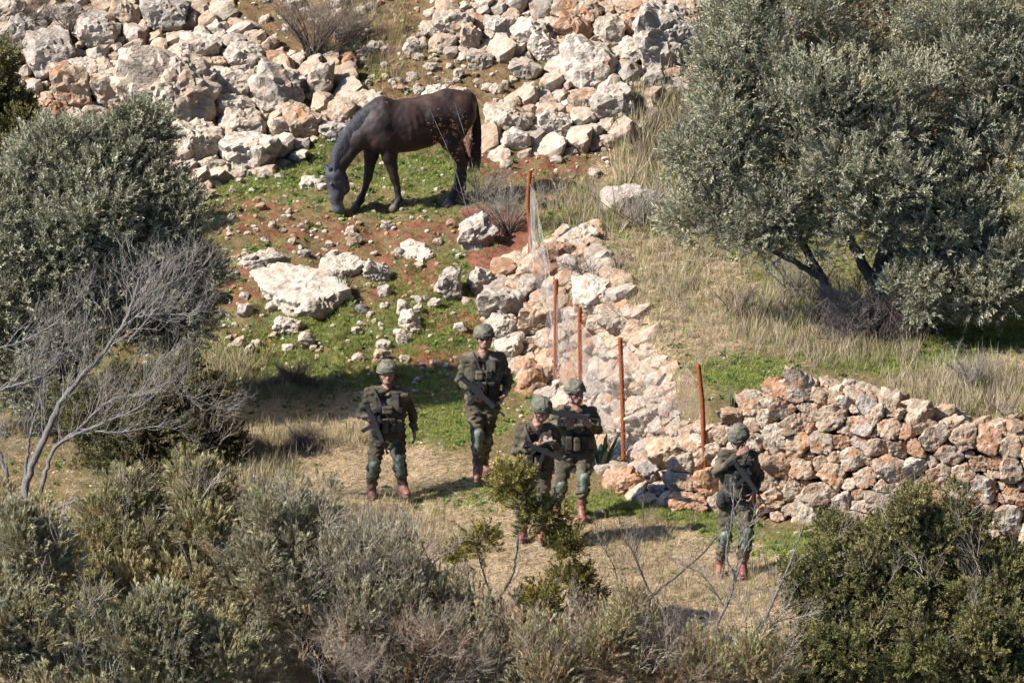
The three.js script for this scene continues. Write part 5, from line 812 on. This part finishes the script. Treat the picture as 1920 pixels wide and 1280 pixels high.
soldier(1, 'helmeted soldier walking on the left, one arm swinging free, hand on slung rifle', 726, 936, {
  head: [727, 702, 0.08], neck: [726, 727, 0.05], shL: [695, 738, 0.03], shR: [757, 738, 0.02], elL: [677, 775, -0.02], haL: [694, 786, 0.2], elR: [774, 775, -0.06], haR: [777, 808, 0.02], hipL: [708, 826], hipR: [744, 826], knL: [701, 872, 0.06], knR: [749, 868, 0.2], anL: [696, 917, -0.12], anR: [757, 914, 0.18], toeL: [699, 931, 0.02], toeR: [764, 925, 0.32] },
  { face: [0.05, -0.05, 1], chest: [0.05, 0, 1], handL: { dir: [0.85, -0.3, 0.3], palm: [0.2, -0.2, -1], curl: 1.1 }, handR: { dir: [0.05, -1, 0.15], palm: [-1, 0, 0.2], curl: 0.5 }, strap: [[702, 728, 0.12], [712, 750, 0.2], [722, 775, 0.22]],
    rifle: [[690, 758, 0.27], [727, 850, 0.3], [0.9, 0.35, 0.2]], rifleLabel: 'black rifle hanging muzzle down on the chest of the leftmost soldier' });
soldier(2, 'tall soldier in sunglasses at the back, striding with one leg in front', 902, 902, {
  head: [908, 635, 0.1], neck: [906, 662, 0.04], shL: [876, 672, 0.02], shR: [937, 672, 0.0], elL: [864, 711, -0.04], haL: [888, 741, 0.18], elR: [953, 712, -0.05], haR: [945, 742, 0.12], hipL: [888, 762], hipR: [922, 762], knL: [897, 818, 0.2], knR: [911, 822, 0.0], anL: [896, 880, 0.16], anR: [906, 870, -0.3], toeL: [894, 896, 0.3], toeR: [914, 884, -0.2] },
  { face: [0.12, -0.04, 1], chest: [0.05, 0, 1], glasses: true, handL: { dir: [0.7, -0.5, 0.3], palm: [0.3, 0.2, -1], curl: 1.1 }, handR: { dir: [-0.35, -0.8, 0.4], palm: [-0.9, 0, 0.1], curl: 1.2 }, strap: [[888, 660, 0.14], [905, 700, 0.2], [925, 735, 0.16]],
    pouches: [[-0.1, 0.0, 0.09, 0.17, 0.07], [0.0, 0.0, 0.09, 0.18, 0.07, 1], [0.1, 0.0, 0.09, 0.17, 0.07], [-0.05, 0.17, 0.1, 0.12, 0.05, 1], [0.07, 0.18, 0.09, 0.12, 0.05]],
    rifle: [[866, 704, 0.26], [946, 780, 0.3], [0.5, 0.6, 0.2]], rifleLabel: 'black rifle held low across the body of the tall soldier in sunglasses' });
soldier(3, 'soldier looking down at something in his hands, half behind the leafy sapling', 998, 1018, {
  head: [1014, 770, 0.1], neck: [1006, 797, 0.02], shL: [978, 805, 0.06], shR: [1036, 808, -0.05], elL: [968, 846, 0.08], haL: [1010, 833, 0.3], elR: [1050, 848, 0.02], haR: [1036, 829, 0.3], hipL: [984, 892], hipR: [1018, 892], knL: [980, 945, 0.1], knR: [1016, 944, 0.14], anL: [980, 1000, -0.06], anR: [1014, 1000, 0.1], toeL: [978, 1010, 0.1], toeR: [1018, 1012, 0.26] },
  { face: [0.5, -0.35, 0.75], chest: [0.35, 0, 0.95], handL: { dir: [0.8, 0.35, 0.3], palm: [0, 0.8, -0.4], curl: 0.8 }, handR: { dir: [-0.7, 0.3, 0.5], palm: [0, 0.8, -0.4], curl: 0.8 },
    rifle: [[985, 826, 0.28], [1074, 870, 0.32], [0.3, 0.9, 0.2]], rifleLabel: 'black rifle slung across the belly of the soldier looking down' , strap: [[985, 795, 0.1], [992, 820, 0.2], [1005, 845, 0.22]] });
soldier(4, 'soldier holding his rifle level at the chest before the tumbled wall', 1070, 970, {
  head: [1078, 738, 0.08], neck: [1080, 764, 0.02], shL: [1052, 772, 0.05], shR: [1108, 774, -0.04], elL: [1030, 800, 0.12], haL: [1058, 790, 0.3], elR: [1122, 806, 0.02], haR: [1106, 796, 0.24], hipL: [1060, 858], hipR: [1097, 858], knL: [1050, 908, 0.12], knR: [1093, 900, 0.22], anL: [1043, 950, -0.12], anR: [1090, 950, 0.2], toeL: [1044, 962, 0.02], toeR: [1093, 974, 0.36] },
  { face: [0.55, -0.05, 0.8], chest: [0.25, 0, 0.97], handL: { dir: [0.7, 0.1, 0.3], palm: [0.2, 0.4, -0.9], curl: 1.1 }, handR: { dir: [-0.5, 0.2, 0.6], palm: [-0.3, 0.8, -0.2], curl: 1.1 },
    rifle: [[1028, 768, 0.36], [1126, 788, 0.42], [-0.1, 1, 0.1]], rifleLabel: 'black rifle held level by the soldier before the tumbled wall' });
soldier(5, 'soldier on the right before the dry-stone wall, arm folded across his chest', 1375, 1079, {
  head: [1384, 822, 0.03], neck: [1384, 848, 0.0], shL: [1358, 855, 0.05], shR: [1408, 855, -0.02], elL: [1343, 884, 0.14], haL: [1384, 850, 0.24], elR: [1424, 892, -0.04], haR: [1412, 922, 0.14], hipL: [1362, 948], hipR: [1400, 948], knL: [1358, 1004, 0.1], knR: [1399, 1004, 0.1], anL: [1350, 1062, -0.1], anR: [1391, 1062, 0.08], toeL: [1350, 1072, 0.04], toeR: [1393, 1076, 0.24] },
  { face: [-0.25, -0.5, 0.8], tilt: [0, 1, 0.1], chest: [0.15, 0, 1], handL: { dir: [0.7, 0.5, 0.0], palm: [0.2, -0.2, -1], curl: 0.8 }, handR: { dir: [-0.3, -0.9, 0.3], palm: [-0.8, 0, -0.3], curl: 1 },
    rifle: [[1376, 862, 0.26], [1430, 940, 0.28], [0.8, 0.5, 0.2]], rifleLabel: 'black rifle hanging muzzle down on the soldier before the dry-stone wall', strap: [[1402, 848, 0.1], [1396, 866, 0.2], [1388, 885, 0.22]],
    extra: (t, W) => { const g = skinBones([bone(W([1354, 928, 0.1]), W([1353, 942, 0.1]), 0.07, 0.075)], 0.01, (x, y, z, q) => q + 0.006 * n3(x * 20, y * 20, z * 20)); part('hip_pouch', mottled(g, [0.03, 0.03, 0.025], C_VEST), M_GEAR, t); } });
{ // what the soldier at the sapling holds
  const s = G(998, 1018), S = toPixel(s)[2], w = (1018 - 823) / S, p = V((1027 - 998) / S, (w + 0.36 * SP) / CP, 0.38).add(s), g = new THREE.BoxGeometry(0.11, 0.01, 0.06);
  const m = part('handheld_device', g, new THREE.MeshStandardMaterial({ color: new THREE.Color().setRGB(0.2, 0.2, 0.19), roughness: 0.4 }), scene); m.position.copy(p); m.rotation.set(0.5, 0.2, 0.08); tag(m, 'small pale flat device held in the hands of the soldier looking down', 'device');
}
// ---------------------------------------------------------------- rusty posts and wire netting along the tumbled wall
{
  const r = rng(901), POSTS = [[1330, 945, 1310, 686, 0.03], [1170, 884, 1163, 636, 0.03], [1088, 800, 1087, 578, 0.027], [1041, 722, 1043, 526, 0.028], [990, 505, 994, 322, 0.027]];
  const base = G(1170, 884), t = thing('wire_fence', 'rusty post and wire netting fence along the tumbled wall', 'fence', base);
  const rustTex = noiseTexture(256, (u, v) => { const n = tile(u, v, 12, 4, 8), c = mixc([0.62, 0.34, 0.12], [0.36, 0.15, 0.075], clamp(0.5 + n * 1.8)); return mixc(c, [0.66, 0.45, 0.2], clamp(tile(u, v, 30, 2, 1) * 1.2 - 0.1)); }, true);
  const rust = new THREE.MeshStandardMaterial({ map: rustTex, roughness: 0.9, bumpMap: grainBump, bumpScale: 0.004 });
  const feet = POSTS.map(([x0, y0, x1, y1, rad]) => {
    const a = G(x0, y0), d = -a.z, top = at(x1, y1, d), c = new THREE.CatmullRomCurve3([a.clone().add(V(0, -0.15, 0)), a.clone().lerp(top, 0.35).add(V(rr(r, -0.022, 0.022), 0, 0)), a.clone().lerp(top, 0.7).add(V(rr(r, -0.022, 0.022), 0, 0)), top.clone()].map(p => p.sub(base)));
    const pst = part('post', mergeGeometries([new THREE.TubeGeometry(c, 16, rad, 9), new THREE.SphereGeometry(rad * 1.02, 9, 6).translate(top.x - base.x, top.y - base.y, top.z - base.z)].map(g => { g.setAttribute('uv', triUV(g.clone(), 4).attributes.uv); return g; })), rust, t);
    return [a, top];
  });
  const wireM = new THREE.MeshStandardMaterial({ color: new THREE.Color().setRGB(0.42, 0.38, 0.34), vertexColors: true, roughness: 0.6, metalness: 0.35 });
  for (let i = 0; i + 1 < feet.length; i++) {
    const [a, at_] = feet[i], [b, bt] = feet[i + 1], B = new Blades(), L = a.distanceTo(b), n = Math.round(L / 0.055), rows = 20;
    const P = (u, v) => { const f = a.clone().lerp(b, u), h = at_.clone().sub(a).lerp(bt.clone().sub(b), u).multiplyScalar(0.86 * v + 0.02); f.y = lerp(f.y, ground(f.x, f.z), v < 0.3 ? 0.6 : 0.6); const bulge = 0.05 * Math.sin(u * 3.14) * n2(u * 3 + i * 7, v * 3); return f.add(h).add(V(bulge, -0.05 * Math.sin(u * 3.14) * v, bulge + 0.03 * n2(u * 9, v * 5 + i))).sub(base); };
    for (let k = 0; k < n; k++) for (let j = 0; j < rows; j++) for (const s of [0, 1]) B.stick(P((k + s) / n, j / rows), P((k + 1 - s) / n, (j + 1) / rows), 0.0012, 0.0012, [0.8, 0.8, 0.8]);
    for (const v of [0, 0.5, 1]) for (let k = 0; k < n; k++) B.stick(P(k / n, v), P((k + 1) / n, v), 0.0024, 0.0024, [0.9, 0.8, 0.7]);
    part('wire_netting', B.geo(), wireM, t);
  }
  // strand running on from the last post along the terrace edge
  const e = feet[0][1].clone(), f = G(1470, 735).add(V(0, 0.12, 0)), W = new Blades(); let p = e.clone().add(V(0, -0.25, 0)); for (let k = 1; k <= 12; k++) { const q = e.clone().add(V(0, -0.25, 0)).lerp(f, k / 12).add(V(0, -0.1 * Math.sin(k / 12 * 3.14), 0)); W.stick(p.clone().sub(base), q.clone().sub(base), 0.003, 0.003, [1.4, 1.4, 1.4]); p = q; }
  part('wire', W.geo(), wireM, t);
}
// red-brown seed stalks standing before the horse's hindquarters
function stalk(label, px, py, tx, ty, seed) {
  const r = rng(seed), a = G(px, py), top = at(tx, ty, -a.z), t = thing('seed_stalk', label, 'weed', a), g = limb([V(), top.clone().sub(a).multiplyScalar(0.5).add(V(0.05, 0, 0.02)), top.clone().sub(a)], 0.009, 0.004, r, 5, 0.4); part('stem', g, M_DEADBARK, t);
  const L = []; for (let k = 0; k < 55; k++) { const u = rr(r, 0.5, 1.0), p = top.clone().sub(a).multiplyScalar(Math.min(1, u)); L.push({ p: p.add(V(rr(r, -0.13, 0.13), rr(r, -0.06, 0.06), rr(r, -0.1, 0.1))), dir: rndDir(r), s: rr(r, 0.4, 0.9), c: mixc([0.075, 0.026, 0.016], [0.12, 0.05, 0.03], r()) }); }
  scatter('seed_heads', [tuftGeo(r, { n: 16, h: 0.06, wid: 0.007, lean: 1.4, rad: 0.025 })], M_DRY, L, r, t);
}
stalk('red-brown seed stalk in front of the flank of the horse', 880, 408, 806, 205, 911);
stalk('red-brown seed stalk in front of the rump of the horse', 900, 400, 852, 190, 912);
renderer.render(scene, camera);
